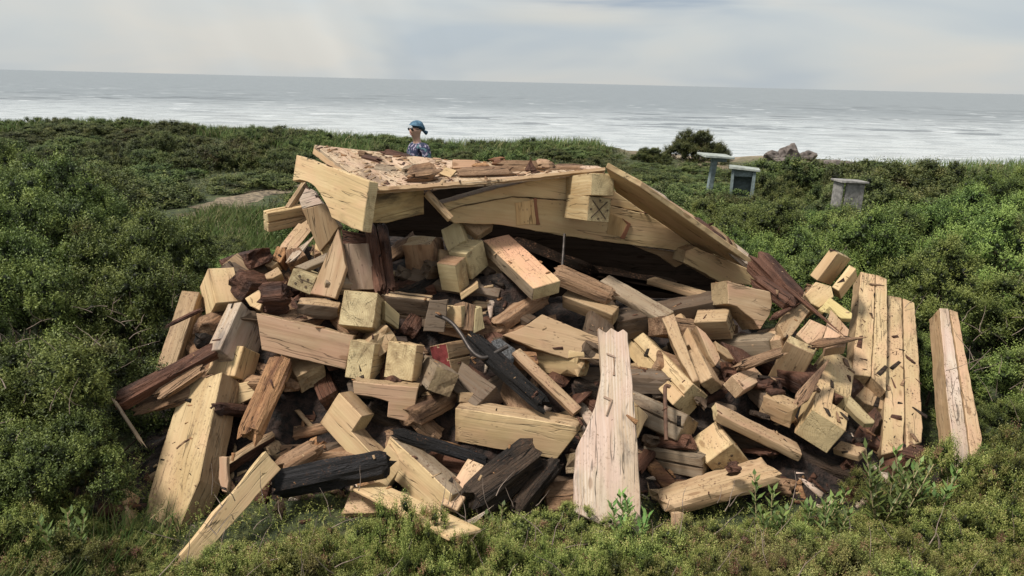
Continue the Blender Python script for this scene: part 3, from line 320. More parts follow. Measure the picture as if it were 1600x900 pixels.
{'t': 'slab', 'n': 'plank', 'l': 'tall pinkish tapering plank leaning left of the grey upright board', 'm': 'K', 'c': [-1.21, 4.827, 1.161], 'M': [[-0.1448, 0.9845, -0.0989], [-0.4296, -0.1526, -0.89], [-0.8913, -0.0864, 0.445]], 'p': [[-0.273, -0.03], [-0.183, 0.013], [-0.014, 0.086], [0.095, 0.074], [0.208, 0.058], [0.201, -0.125], [-0.034, -0.078]], 'th': 0.05, 'o': {}},
{'t': 'slab', 'n': 'plank', 'l': 'grey upright board leaning under the carved fascia', 'm': 'GP', 'c': [-1.055, 4.907, 1.154], 'M': [[0.2269, 0.9688, 0.0999], [-0.2715, 0.1614, -0.9488], [-0.9353, 0.1881, 0.2996]], 'p': [[-0.177, -0.092], [-0.145, 0.091], [0.013, 0.09], [0.179, 0.088], [0.152, -0.088], [-0.023, -0.088]], 'th': 0.06, 'o': {}},
{'t': 'log', 'n': 'rotten_post', 'l': 'left dark rotten post standing under the eave', 'm': 'R', 'a': [-1.04, 5.249, 1.376], 'b': [-0.892, 4.79, 1.014], 'w': 0.08, 'h': 0.08, 'o': {}},
{'t': 'log', 'n': 'rotten_post', 'l': 'right dark rotten post standing under the eave', 'm': 'R', 'a': [-0.959, 5.29, 1.37], 'b': [-0.83, 4.801, 0.99], 'w': 0.08, 'h': 0.07, 'o': {}},
{'t': 'slab', 'n': 'rotten_board', 'l': 'dark rotten board between the two tall leaning boards and the fascia', 'm': 'R', 'c': [-1.133, 5.145, 1.303], 'M': [[0.9842, 0.1773, 0.0], [-0.0534, 0.2964, -0.9536], [-0.1691, 0.9385, 0.3011]], 'p': [[-0.106, 0.041], [0.076, 0.041], [0.099, -0.019], [-0.069, -0.063]], 'th': 0.08, 'o': {}},
{'t': 'box', 'n': 'timber_block', 'l': 'square block with radial cracks in its yellow sawn end, centre left', 'm': 'YE', 'c': [-0.973, 4.638, 0.898], 'M': [[0.0493, -0.9954, 0.0821], [0.8672, 0.0834, 0.4909], [-0.4955, 0.047, 0.8674]], 'd': [0.324, 0.229, 0.235], 'f': 0, 'o': {}},
{'t': 'slab', 'n': 'timber_block', 'l': 'small yellow wedge right of the block with radial cracks', 'm': 'YG', 'c': [-0.784, 4.619, 0.893], 'M': [[0.634, 0.4823, 0.6046], [0.265, 0.5989, -0.7557], [-0.7265, 0.6393, 0.2519]], 'p': [[-0.105, 0.046], [0.035, 0.046], [0.092, -0.038], [-0.023, -0.054]], 'th': 0.05, 'o': {}},
{'t': 'box', 'n': 'timber_beam', 'l': 'dark horizontal beam with a pale top edge right of the radial cracked block', 'm': 'D', 'c': [-0.707, 4.805, 0.865], 'M': [[0.9791, 0.0226, 0.202], [-0.2017, 0.2325, 0.9515], [-0.0254, -0.9723, 0.2322]], 'd': [0.349, 0.275, 0.086], 'f': 0, 'o': {'seam': 1, 'rough': 1, 'fm': ('D', 'T', 'D')}},
{'t': 'slab', 'n': 'board', 'l': 'dark grey-brown square board the bent iron rod starts from', 'm': 'GD', 'c': [-0.491, 4.582, 0.919], 'M': [[-0.9993, -0.0362, 0.0], [0.009, -0.2494, -0.9684], [0.0351, -0.9677, 0.2496]], 'p': [[0.05, -0.097], [-0.07, -0.108], [-0.068, -0.016], [-0.058, 0.11], [0.08, 0.11], [0.066, 0.0]], 'th': 0.05, 'o': {}},
{'t': 'slab', 'n': 'rotten_block', 'l': 'rotten block with a pinkish broken top right of the dark square board', 'm': 'RT', 'c': [-0.303, 4.645, 0.906], 'M': [[0.0131, -0.9999, 0.0], [0.4472, 0.0059, -0.8944], [0.8944, 0.0117, 0.4472]], 'p': [[0.071, 0.078], [0.091, 0.019], [0.068, -0.063], [-0.031, -0.059], [-0.108, -0.054], [-0.092, 0.078]], 'th': 0.15, 'o': {}},
{'t': 'slab', 'n': 'plank', 'l': 'greenish grey slanted board end right of the rotten block', 'm': 'YG', 'c': [-0.213, 4.632, 0.882], 'M': [[0.1007, -0.9456, 0.3094], [0.2477, -0.2774, -0.9283], [0.9636, 0.1702, 0.2063]], 'p': [[0.07, 0.029], [0.086, -0.009], [-0.055, -0.049], [-0.101, 0.029]], 'th': 0.12, 'o': {}},
{'t': 'slab', 'n': 'timber_beam', 'l': 'long pinkish beam lying level on the left of the heap', 'm': 'K', 'c': [-1.299, 4.352, 0.796], 'M': [[0.9745, 0.2094, 0.08], [0.0113, 0.3104, -0.9505], [-0.2239, 0.9272, 0.3002]], 'p': [[-0.33, 0.109], [-0.027, 0.111], [0.293, 0.109], [0.294, -0.11], [0.009, -0.111], [-0.239, -0.108]], 'th': 0.18, 'o': {}},
{'t': 'box', 'n': 'timber_block', 'l': 'block with a ringed sawn end standing at the end of the long pinkish beam', 'm': 'YE', 'c': [-0.923, 4.42, 0.662], 'M': [[0.1826, -0.9752, 0.1249], [0.938, 0.2109, 0.275], [-0.2945, 0.0669, 0.9533]], 'd': [0.219, 0.173, 0.243], 'f': 1, 'o': {}},
{'t': 'box', 'n': 'timber_block', 'l': 'yellowish block with a scooped right edge beside the ringed block', 'm': 'Y', 'c': [-0.676, 4.4, 0.667], 'M': [[0.254, -0.9618, 0.1021], [0.9154, 0.2731, 0.2957], [-0.3123, 0.0184, 0.9498]], 'd': [0.137, 0.2, 0.235], 'f': 1, 'o': {}},
{'t': 'slab', 'n': 'plank', 'l': 'pinkish board cut in an L shape hanging below the two sawn blocks', 'm': 'K', 'c': [-0.746, 4.136, 0.52], 'M': [[0.9952, 0.0842, 0.0504], [0.0322, 0.2054, -0.9782], [-0.0928, 0.975, 0.2017]], 'p': [[-0.217, 0.091], [-0.026, 0.086], [0.184, 0.091], [0.175, -0.017], [0.159, -0.135], [0.012, -0.113], [0.011, -0.017], [-0.096, 0.004], [-0.201, 0.009]], 'th': 0.14, 'o': {}},
{'t': 'box', 'n': 'timber_beam', 'l': 'long beam with a crumbly pale top running level through the centre', 'm': 'GT', 'c': [0.002, 4.551, 0.472], 'M': [[0.9446, -0.328, -0.0123], [0.3264, 0.9427, -0.0692], [0.0343, 0.0613, 0.9975]], 'd': [1.258, 0.165, 0.09], 'f': 1, 'o': {'rough': 2, 'fm': ('G', 'D', 'T')}},
{'t': 'box', 'n': 'timber_beam', 'l': 'beam with a dark red painted end beside the bent iron rod', 'm': 'TR', 'c': [-0.274, 4.731, 0.591], 'M': [[0.5262, -0.819, -0.2286], [0.8316, 0.4397, 0.3392], [-0.1773, -0.3686, 0.9125]], 'd': [0.671, 0.149, 0.221], 'f': 1, 'o': {'red': 1, 'rough': 1, 'seam': 1, 'fm': ('RED', 'T', 'T')}},
{'t': 'slab', 'n': 'timber_beam', 'l': 'large tan beam face left of the top of the white upright plank', 'm': 'KT', 'c': [0.27, 4.488, 0.8], 'M': [[0.9708, 0.2176, -0.1009], [-0.1958, 0.4757, -0.8575], [-0.1386, 0.8523, 0.5044]], 'p': [[-0.329, -0.042], [-0.215, 0.036], [-0.106, 0.153], [0.296, 0.084], [0.333, -0.052], [0.122, -0.097], [-0.101, -0.081]], 'th': 0.16, 'o': {}},
{'t': 'slab', 'n': 'timber_block', 'l': 'little yellow chip of wood leaning on the large tan beam face', 'm': 'Y', 'c': [0.412, 4.303, 0.777], 'M': [[-0.9949, 0.1006, 0.0], [-0.0408, -0.4041, -0.9138], [-0.0919, -0.9092, 0.4061]], 'p': [[0.045, -0.03], [-0.049, -0.011], [-0.05, 0.021], [0.054, 0.021]], 'th': 0.05, 'o': {}},
{'t': 'log', 'n': 'charred_beam', 'l': 'slim charred black beam leaning diagonally in the centre', 'm': 'C', 'a': [-0.255, 4.396, 0.835], 'b': [0.214, 4.005, 0.552], 'w': 0.1, 'h': 0.1, 'o': {}},
{'t': 'tube', 'n': 'iron_rod', 'l': 'bent dark iron rod curving over the charred beam in the centre', 'm': 'iron', 'p': [[-0.48, 4.461, 0.961], [-0.426, 4.448, 0.95], [-0.366, 4.414, 0.92], [-0.305, 4.352, 0.866], [-0.248, 4.274, 0.799], [-0.194, 4.238, 0.767], [-0.147, 4.233, 0.762], [-0.077, 4.271, 0.796], [-0.019, 4.3, 0.821]], 'r': 0.014, 'o': {}},
{'t': 'tube', 'n': 'hooked_rod', 'l': 'rusty iron rod with a hooked top standing on the right of the white plank', 'm': 'rust', 'p': [[0.972, 4.136, 0.643], [0.957, 4.146, 0.651], [0.941, 4.139, 0.645], [0.935, 4.088, 0.6], [0.925, 3.979, 0.505], [0.916, 3.88, 0.419]], 'r': 0.012, 'o': {}},
{'t': 'tube', 'n': 'metal_rod', 'l': 'thin grey metal rod standing upright in the dark roof opening', 'm': 'iron', 'p': [[0.369, 5.221, 1.351], [0.357, 5.08, 1.222], [0.341, 4.953, 1.105]], 'r': 0.01, 'o': {}},
{'t': 'log', 'n': 'splinter', 'l': 'narrow reddish plank propped from the charred beam down to the right', 'm': 'KT', 'a': [0.034, 4.37, 0.753], 'b': [0.407, 4.03, 0.513], 'w': 0.07, 'h': 0.05, 'o': {'flat': 1}},
{'t': 'slab', 'n': 'scrap', 'l': 'crumpled dark scrap with grey fins beside the bent iron rod', 'm': 'scrap', 'c': [-0.046, 4.366, 0.761], 'M': [[0.8033, 0.5872, 0.0995], [-0.4239, 0.6811, -0.597], [-0.4184, 0.4374, 0.796]], 'p': [[-0.106, 0.015], [-0.075, 0.069], [0.049, 0.069], [0.1, -0.018], [0.072, -0.081], [-0.04, -0.055]], 'th': 0.06, 'o': {}},
{'t': 'box', 'n': 'rotten_block', 'l': 'brown rotten block in shade below the L-shaped pinkish board', 'm': 'RT', 'c': [-0.501, 4.16, 0.324], 'M': [[-0.7489, 0.1153, -0.6526], [0.0309, 0.9898, 0.1394], [0.662, 0.0842, -0.7448]], 'd': [0.211, 0.162, 0.076], 'f': 0, 'o': {'rough': 3}},
{'t': 'slab', 'n': 'rotten_block', 'l': 'crumbling orange rotten lump left of the white plank behind the red plank', 'm': 'RO', 'c': [0.085, 4.442, 0.698], 'M': [[0.9942, 0.108, 0.0], [-0.0864, 0.7953, -0.6], [-0.0648, 0.5965, 0.8]], 'p': [[-0.102, 0.049], [0.078, 0.049], [0.103, -0.036], [-0.007, -0.041], [-0.072, -0.021]], 'th': 0.1, 'o': {}},
{'t': 'box', 'n': 'timber_beam', 'l': 'long grey beam crossing the roof opening down to the right', 'm': 'GT', 'c': [0.869, 5.017, 0.933], 'M': [[-0.6022, 0.778, 0.179], [0.7784, 0.5224, 0.3481], [0.1773, 0.349, -0.9202]], 'd': [0.652, 0.133, 0.063], 'f': 0, 'o': {'rough': 1}},
{'t': 'box', 'n': 'timber_beam', 'l': 'narrow tan beam deeper inside the roof opening', 'm': 'T', 'c': [1.256, 5.26, 0.949], 'M': [[-0.6394, 0.7676, 0.0442], [0.7688, 0.6376, 0.0498], [0.01, 0.0658, -0.9978]], 'd': [0.588, 0.104, 0.046], 'f': 0, 'o': {}},
{'t': 'slab', 'n': 'plank', 'l': 'shadowed reddish board hanging under the gable inside the roof', 'm': 'T', 'c': [1.251, 5.774, 1.07], 'M': [[0.9432, 0.1413, 0.3008], [0.2892, 0.0965, -0.9524], [-0.1636, 0.9853, 0.0501]], 'p': [[-0.327, 0.056], [0.187, 0.056], [0.138, -0.04], [0.086, -0.073], [-0.085, 0.002]], 'th': 0.05, 'o': {}},
{'t': 'log', 'n': 'rotten_beam', 'l': 'grey-brown ragged beam on the sill of the roof opening', 'm': 'RT', 'a': [0.293, 4.995, 1.121], 'b': [0.7, 4.882, 0.982], 'w': 0.13, 'h': 0.1, 'o': {}},
{'t': 'box', 'n': 'timber_beam', 'l': 'brown beam below the roof opening to the right of the pink-topped beam', 'm': 'T', 'c': [0.55, 4.923, 0.897], 'M': [[-0.844, 0.0667, -0.5322], [0.5076, 0.4197, -0.7525], [0.1731, -0.9052, -0.3881]], 'd': [0.396, 0.12, 0.106], 'f': 1, 'o': {}},
{'t': 'box', 'n': 'timber_beam', 'l': 'dark beam in the hollow under the pink-topped beam', 'm': 'D', 'c': [-0.033, 4.937, 0.827], 'M': [[-0.7983, -0.0993, -0.5941], [0.5423, 0.3108, -0.7806], [0.2622, -0.9453, -0.1943]], 'd': [0.442, 0.138, 0.107], 'f': 1, 'o': {'rough': 1}},
{'t': 'box', 'n': 'timber_block', 'l': 'greenish block with dark nail holes left of the tall tapering plank', 'm': 'YG', 'c': [-1.432, 4.991, 1.016], 'M': [[0.1012, -0.3373, -0.9359], [0.9645, -0.1973, 0.1754], [-0.2438, -0.9205, 0.3054]], 'd': [0.253, 0.135, 0.183], 'f': 1, 'o': {'holes': 2}},
{'t': 'log', 'n': 'rotten_stump', 'l': 'dark crumbling rotten stump with a pale rim on the left of the heap', 'm': 'R', 'a': [-1.644, 4.641, 0.971], 'b': [-1.471, 4.659, 0.988], 'w': 0.16, 'h': 0.18, 'o': {}},
{'t': 'box', 'n': 'timber_beam', 'l': 'short grey-sided beam with a ragged pale top left of the radial cracked block', 'm': 'GT', 'c': [-1.294, 4.719, 0.901], 'M': [[0.9893, -0.1298, -0.0662], [0.09, 0.1867, 0.9783], [-0.1146, -0.9738, 0.1964]], 'd': [0.288, 0.113, 0.105], 'f': 0, 'o': {'rough': 2, 'fm': ('G', 'T', 'GD')}},
{'t': 'slab', 'n': 'board', 'l': 'grey board lying slanted behind the greenish block with holes', 'm': 'G', 'c': [-1.397, 5.003, 1.152], 'M': [[0.8756, -0.4727, -0.0995], [0.3275, 0.7323, -0.597], [0.3551, 0.4902, 0.796]], 'p': [[-0.128, 0.035], [0.12, 0.035], [0.073, -0.033], [-0.065, -0.037]], 'th': 0.04, 'o': {}},
{'t': 'slab', 'n': 'timber_block', 'l': 'orange-brown rotten block at the upper left edge of the heap', 'm': 'RO', 'c': [-1.675, 5.15, 1.173], 'M': [[0.1634, -0.9814, -0.1005], [0.6858, 0.1862, -0.7035], [0.7092, 0.046, 0.7035]], 'p': [[-0.049, 0.047], [0.061, 0.047], [0.058, -0.019], [0.006, -0.042], [-0.076, -0.032]], 'th': 0.12, 'o': {}},
{'t': 'slab', 'n': 'timber_block', 'l': 'small pale chunk at the upper left edge below the orange-brown block', 'm': 'T', 'c': [-1.727, 5.087, 1.115], 'M': [[0.9158, 0.3889, -0.1005], [-0.3418, 0.6231, -0.7035], [-0.211, 0.6786, 0.7035]], 'p': [[-0.033, -0.027], [-0.042, 0.027], [0.048, 0.027], [0.027, -0.027]], 'th': 0.1, 'o': {}},
{'t': 'slab', 'n': 'timber_block', 'l': 'brown rotten chunk right of the orange-brown block at the upper left', 'm': 'RT', 'c': [-1.551, 5.093, 1.177], 'M': [[-0.2422, -0.9702, 0.0], [0.686, -0.1713, -0.7071], [0.686, -0.1713, 0.7071]], 'p': [[0.061, 0.06], [0.062, -0.039], [-0.013, -0.078], [-0.051, -0.003], [-0.059, 0.06]], 'th': 0.14, 'o': {}},
{'t': 'slab', 'n': 'timber_block', 'l': 'tan flat offcut left of the greenish block with holes', 'm': 'T', 'c': [-1.658, 4.925, 1.08], 'M': [[0.7391, -0.6736, 0.0], [0.5389, 0.5913, -0.6], [0.4042, 0.4434, 0.8]], 'p': [[-0.044, 0.039], [0.061, 0.039], [0.052, -0.036], [-0.012, -0.033], [-0.057, -0.009]], 'th': 0.08, 'o': {}},
{'t': 'slab', 'n': 'timber_block', 'l': 'pale wedge below the pink-faced block on the left flank', 'm': 'Y', 'c': [-1.702, 4.67, 0.963], 'M': [[0.8339, -0.4569, -0.3094], [0.1067, 0.6836, -0.722], [0.5414, 0.5691, 0.6189]], 'p': [[-0.064, 0.066], [0.049, 0.066], [0.058, -0.031], [0.005, -0.089], [-0.048, -0.013]], 'th': 0.12, 'o': {}},
{'t': 'log', 'n': 'splintered_plank', 'l': 'bundle of pale splinters behind the upper left edge of the heap', 'm': 'K', 'a': [-1.638, 5.167, 1.19], 'b': [-1.54, 5.444, 1.336], 'w': 0.12, 'h': 0.03, 'o': {}},
{'t': 'log', 'n': 'splintered_plank', 'l': 'second pale splintered slat under the hanging bracket', 'm': 'W', 'a': [-1.566, 5.058, 1.156], 'b': [-1.449, 5.271, 1.286], 'w': 0.08, 'h': 0.03, 'o': {'taper': 1}},
{'t': 'box', 'n': 'timber_beam', 'l': 'light beam end sticking out to the left behind the fascia', 'm': 'Y', 'c': [-1.709, 5.48, 1.377], 'M': [[0.6824, 0.0895, 0.7254], [0.7281, -0.1703, -0.6639], [0.0641, 0.9813, -0.1814]], 'd': [0.352, 0.156, 0.076], 'f': 1, 'o': {'seam': 1}},
{'t': 'slab', 'n': 'timber_block', 'l': 'brown-yellow bracket block hanging under the curved fascia', 'm': 'T', 'c': [-1.375, 5.181, 1.369], 'M': [[0.2226, 0.9736, 0.0499], [-0.184, 0.0923, -0.9786], [-0.9574, 0.2086, 0.1997]], 'p': [[-0.15, -0.11], [-0.158, 0.058], [-0.073, 0.09], [0.023, 0.125], [0.108, 0.036], [0.174, -0.048], [0.105, -0.065], [-0.029, -0.086]], 'th': 0.16, 'o': {}},
{'t': 'log', 'n': 'stick', 'l': 'thin plank leaning up to the underside of the fascia at the far left', 'm': 'T', 'a': [-1.701, 5.487, 1.432], 'b': [-1.613, 5.669, 1.602], 'w': 0.04, 'h': 0.07, 'o': {'flat': 1}},
{'t': 'slab', 'n': 'splintered_plank', 'l': 'pale crumpled splinters hung under the curved fascia', 'm': 'W', 'c': [-1.515, 5.443, 1.532], 'M': [[-0.9519, 0.2331, -0.199], [0.08, -0.4377, -0.8955], [-0.2959, -0.8684, 0.398]], 'p': [[0.092, -0.014], [0.021, -0.096], [-0.035, -0.055], [-0.072, 0.032], [-0.086, 0.066], [0.08, 0.066]], 'th': 0.05, 'o': {}},
{'t': 'slab', 'n': 'roof_deck', 'l': None, 'm': 'DK', 'c': [-0.325, 5.385, 1.811], 'M': [[0.516, 0.8563, 0.0217], [-0.843, 0.5122, -0.1642], [-0.1517, 0.0664, 0.9862]], 'p': [[-0.953, -0.856], [0.268, -0.856], [0.391, -0.08], [0.458, 0.881], [0.368, 0.883], [0.204, 0.563], [-0.183, -0.089], [-0.553, -0.445]], 'th': 0.035, 'o': {'parent': 'roof', 'deck': 1}},
{'t': 'slab', 'n': 'fascia_board', 'l': None, 'm': 'Y', 'c': [-1.261, 4.902, 1.642], 'M': [[0.7064, 0.2407, -0.6657], [-0.701, 0.1077, -0.705], [-0.098, 0.9646, 0.2448]], 'p': [[-0.467, 0.187], [0.008, 0.189], [0.431, 0.187], [0.483, -0.129], [0.37, -0.137], [0.257, -0.132], [0.123, -0.126], [0.064, -0.079], [0.002, -0.045], [-0.07, -0.008], [-0.149, 0.024], [-0.256, 0.037], [-0.356, 0.029], [-0.442, 0.002]], 'th': 0.075, 'o': {'parent': 'roof'}},
{'t': 'slab', 'n': 'edge_rafter', 'l': None, 'm': 'T', 'c': [-1.309, 5.351, 1.791], 'M': [[-0.5175, -0.5419, -0.6622], [0.844, -0.1957, -0.4995], [0.1411, -0.8174, 0.5586]], 'p': [[0.463, 0.031], [0.525, -0.029], [0.43, -0.031], [-0.713, -0.001], [-0.705, 0.031]], 'th': 0.04, 'o': {'parent': 'roof'}},
{'t': 'slab', 'n': 'eave_block', 'l': None, 'm': 'YS', 'c': [-0.802, 4.875, 1.589], 'M': [[-0.826, 0.1126, 0.5524], [-0.5465, 0.0803, -0.8336], [-0.1383, -0.9904, -0.0048]], 'p': [[0.155, -0.13], [0.015, -0.093], [-0.238, -0.069], [-0.212, 0.109], [0.071, 0.109], [0.208, 0.074]], 'th': 0.3, 'o': {'parent': 'roof', 'seamline': 1}},
{'t': 'slab', 'n': 'eave_board', 'l': None, 'm': 'T', 'c': [-0.15, 5.052, 1.755], 'M': [[-0.8985, 0.3382, 0.2799], [-0.4338, -0.5858, -0.6846], [-0.0676, -0.7365, 0.673]], 'p': [[0.843, -0.044], [0.046, -0.006], [-0.904, 0.002], [-0.893, 0.03], [0.057, 0.03], [0.851, -0.011]], 'th': 0.03, 'o': {'parent': 'roof'}},
{'t': 'log', 'n': 'strut', 'l': None, 'm': 'T', 'a': [-0.59, 4.95, 1.663], 'b': [-0.425, 4.9, 1.501], 'w': 0.045, 'h': 0.05, 'o': {'parent': 'roof', 'flat': 1}},
{'t': 'slab', 'n': 'gable_log', 'l': None, 'm': 'Y', 'c': [0.224, 5.349, 1.6], 'M': [[0.9388, 0.1682, 0.3008], [0.2864, 0.1047, -0.9524], [-0.1917, 0.9802, 0.0501]], 'p': [[-0.738, -0.176], [-0.355, 0.004], [0.105, 0.185], [0.428, 0.253], [0.548, 0.13], [0.852, 0.014], [0.563, 0.025], [0.145, 0.002], [-0.248, -0.042], [-0.608, -0.173], [-0.692, -0.223]], 'th': 0.2, 'o': {'parent': 'roof'}},
{'t': 'slab', 'n': 'gable_log', 'l': None, 'm': 'Y', 'c': [0.407, 5.377, 1.406], 'M': [[0.9434, 0.1401, 0.3008], [0.2894, 0.0961, -0.9524], [-0.1623, 0.9855, 0.0501]], 'p': [[-0.958, -0.057], [-0.829, 0.006], [-0.467, 0.125], [-0.074, 0.157], [0.343, 0.168], [0.636, 0.149], [1.11, -0.048], [1.057, -0.096], [0.619, -0.102], [-0.055, -0.102], [-0.528, -0.083], [-0.856, -0.117]], 'th': 0.2, 'o': {'parent': 'roof'}},
{'t': 'slab', 'n': 'lap_mark', 'l': None, 'm': 'YO', 'c': [0.094, 5.276, 1.49], 'M': [[0.1335, 0.9443, 0.3008], [-0.01, 0.3047, -0.9524], [-0.991, 0.1242, 0.0501]], 'p': [[-0.085, -0.079], [-0.088, 0.083], [0.095, 0.083], [0.078, -0.088]], 'th': 0.012, 'o': {'parent': 'roof'}},
{'t': 'slab', 'n': 'lap_mark', 'l': None, 'm': 'RDS', 'c': [0.167, 5.295, 1.498], 'M': [[0.1527, 0.9414, 0.3008], [-0.0038, 0.3049, -0.9524], [-0.9883, 0.1443, 0.0501]], 'p': [[-0.099, -0.011], [-0.095, 0.013], [0.099, 0.013], [0.094, -0.016]], 'th': 0.01, 'o': {'parent': 'roof'}},
{'t': 'slab', 'n': 'lap_mark', 'l': None, 'm': 'YO', 'c': [0.788, 5.489, 1.375], 'M': [[0.071, -0.9511, 0.3008], [0.0748, -0.2956, -0.9524], [0.9947, 0.0901, 0.0501]], 'p': [[0.092, 0.084], [0.055, -0.027], [0.015, -0.081], [-0.094, -0.059], [-0.068, 0.084]], 'th': 0.012, 'o': {'parent': 'roof'}},
{'t': 'slab', 'n': 'lap_mark', 'l': None, 'm': 'RDS', 'c': [0.846, 5.502, 1.348], 'M': [[-0.35, 0.8872, 0.3008], [-0.1591, 0.2601, -0.9524], [-0.9231, -0.3812, 0.0501]], 'p': [[-0.064, -0.057], [-0.051, 0.032], [0.075, 0.032], [0.079, -0.008], [-0.039, 0.002]], 'th': 0.01, 'o': {'parent': 'roof'}},
{'t': 'slab', 'n': 'gable_log', 'l': None, 'm': 'Y', 'c': [1.581, 5.582, 1.052], 'M': [[0.8725, 0.3851, 0.3008], [0.2535, 0.1694, -0.9524], [-0.4177, 0.9072, 0.0501]], 'p': [[-0.299, 0.011], [-0.231, 0.071], [0.037, 0.077], [0.369, 0.105], [0.405, -0.004], [0.096, -0.097], [-0.102, -0.082], [-0.274, -0.081]], 'th': 0.18, 'o': {'parent': 'roof'}},
{'t': 'box', 'n': 'ridge_beam', 'l': None, 'm': 'YE', 'c': [0.533, 5.247, 1.698], 'M': [[-0.3744, 0.9272, 0.0137], [0.908, 0.3695, -0.1975], [-0.1882, -0.0615, -0.9802]], 'd': [0.391, 0.185, 0.157], 'f': 0, 'o': {'parent': 'roof'}},
{'t': 'box', 'n': 'ridge_beam', 'l': None, 'm': 'YE', 'c': [0.523, 5.212, 1.544], 'M': [[-0.4229, 0.9033, -0.0723], [0.9001, 0.4095, -0.1489], [-0.1049, -0.128, -0.9862]], 'd': [0.321, 0.187, 0.175], 'f': 0, 'o': {'parent': 'roof', 'xmark': 1}},
{'t': 'slab', 'n': 'roof_deck', 'l': None, 'm': 'Y', 'c': [1.216, 5.348, 1.423], 'M': [[0.8022, 0.4252, -0.4193], [0.3194, -0.8988, -0.3002], [-0.5045, 0.1069, -0.8568]], 'p': [[-0.842, 0.147], [-0.58, 0.221], [0.093, 0.185], [0.712, 0.147], [0.768, 0.035], [0.444, -0.271], [-0.119, -0.249], [-0.477, -0.214]], 'th': 0.04, 'o': {'parent': 'roof'}},
{'t': 'slab', 'n': 'roof_deck', 'l': None, 'm': 'Y', 'c': [2.04, 9.133, 0.473], 'M': [[0.8272, 0.2471, -0.5046], [0.2209, -0.9688, -0.1123], [-0.5166, -0.0186, -0.856]], 'p': [[-1.971, 2.043], [-1.53, 1.977], [-0.841, 1.886], [-1.124, 3.236], [0.853, 0.18], [3.61, -5.795], [1.003, -3.528]], 'th': 0.04, 'o': {'parent': 'roof'}},
{'t': 'slab', 'n': 'void_backing_wall', 'l': 'added black wall that darkens the back of the roof opening', 'm': 'DW', 'c': [0.463, 6.498, 0.941], 'M': [[0.9933, 0.0562, 0.1005], [0.1003, 0.0057, -0.9949], [-0.0565, 0.9984, 0.0]], 'p': [[-1.836, 0.245], [-1.076, 0.507], [0.048, 0.583], [0.711, 0.408], [1.495, 0.008], [1.685, -0.384], [0.785, -0.619], [-1.812, -0.747]], 'th': 0.15, 'o': {}},  # wall added behind the opening so that it reads black
{'t': 'log', 'n': 'rotten_log', 'l': 'added black log that darkens the depth of the roof opening', 'm': 'DW', 'a': [-0.167, 6.0, 0.994], 'b': [1.453, 6.2, 0.701], 'w': 0.12, 'h': 0.12, 'o': {}},  # this log and the next are added to darken the void
{'t': 'log', 'n': 'rotten_log', 'l': 'second added black log deeper in the roof opening behind the thin metal rod', 'm': 'DW', 'a': [-0.009, 6.2, 1.064], 'b': [0.663, 5.7, 0.927], 'w': 0.12, 'h': 0.12, 'o': {}},
{'t': 'log', 'n': 'rotten_chunk', 'l': 'round brown rotten chunk at the front edge of the roof, biggest on it', 'm': 'RT', 'a': [-0.705, 4.95, 1.772], 'b': [-0.538, 5.0, 1.792], 'w': 0.13, 'h': 0.11, 'o': {}},
{'t': 'slab', 'n': 'timber_block', 'l': 'pinkish block lying on the roof near its middle', 'm': 'K', 'c': [-0.359, 5.253, 1.832], 'M': [[0.9951, -0.0162, 0.098], [0.0984, 0.2939, -0.9508], [-0.0134, 0.9557, 0.294]], 'p': [[-0.084, 0.031], [0.079, 0.031], [0.084, -0.028], [-0.079, -0.033]], 'th': 0.12, 'o': {}},
{'t': 'slab', 'n': 'timber_block', 'l': 'small bright yellow offcut on the roof beside the pinkish block', 'm': 'Y', 'c': [-0.459, 5.078, 1.794], 'M': [[-0.9556, -0.2772, 0.0995], [0.0907, -0.5984, -0.796], [0.2802, -0.7517, 0.597]], 'p': [[0.053, 0.033], [0.029, -0.03], [-0.053, -0.035], [-0.03, 0.033]], 'th': 0.03, 'o': {}},
{'t': 'log', 'n': 'rotten_plank', 'l': 'grey flat sliver on the roof left of the round brown chunk', 'm': 'G', 'a': [-0.745, 5.05, 1.794], 'b': [-0.65, 5.2, 1.805], 'w': 0.09, 'h': 0.05, 'o': {}},
{'t': 'log', 'n': 'rotten_strip', 'l': 'dark long rotten piece lying at the back edge of the roof', 'm': 'R', 'a': [-0.997, 5.6, 1.853], 'b': [-0.788, 5.55, 1.825], 'w': 0.08, 'h': 0.06, 'o': {}},
{'t': 'log', 'n': 'rotten_strip', 'l': 'dark rotten piece on the left half of the roof', 'm': 'R', 'a': [-1.103, 5.45, 1.836], 'b': [-0.964, 5.35, 1.818], 'w': 0.06, 'h': 0.05, 'o': {}},
{'t': 'log', 'n': 'rotten_strip', 'l': 'small reddish rotten lump near the left back corner of the roof', 'm': 'RT', 'a': [-1.16, 5.5, 1.858], 'b': [-1.103, 5.5, 1.85], 'w': 0.06, 'h': 0.05, 'o': {}},
{'t': 'log', 'n': 'rotten_strip', 'l': 'flat grey-brown sliver in the middle of the left half of the roof', 'm': 'G', 'a': [-0.987, 5.2, 1.797], 'b': [-0.858, 5.15, 1.779], 'w': 0.08, 'h': 0.03, 'o': {}},
{'t': 'log', 'n': 'rotten_chunk', 'l': 'dark pointed chunk standing on the roof left of the ridge', 'm': 'R', 'a': [0.113, 5.3, 1.785], 'b': [0.11, 5.3, 1.867], 'w': 0.1, 'h': 0.09, 'o': {'taper': 1}},
{'t': 'log', 'n': 'rotten_strip', 'l': 'long brown strip of rotten wood along the front edge of the roof', 'm': 'RT', 'a': [-0.39, 5.1, 1.783], 'b': [-0.02, 5.2, 1.794], 'w': 0.1, 'h': 0.05, 'o': {}},
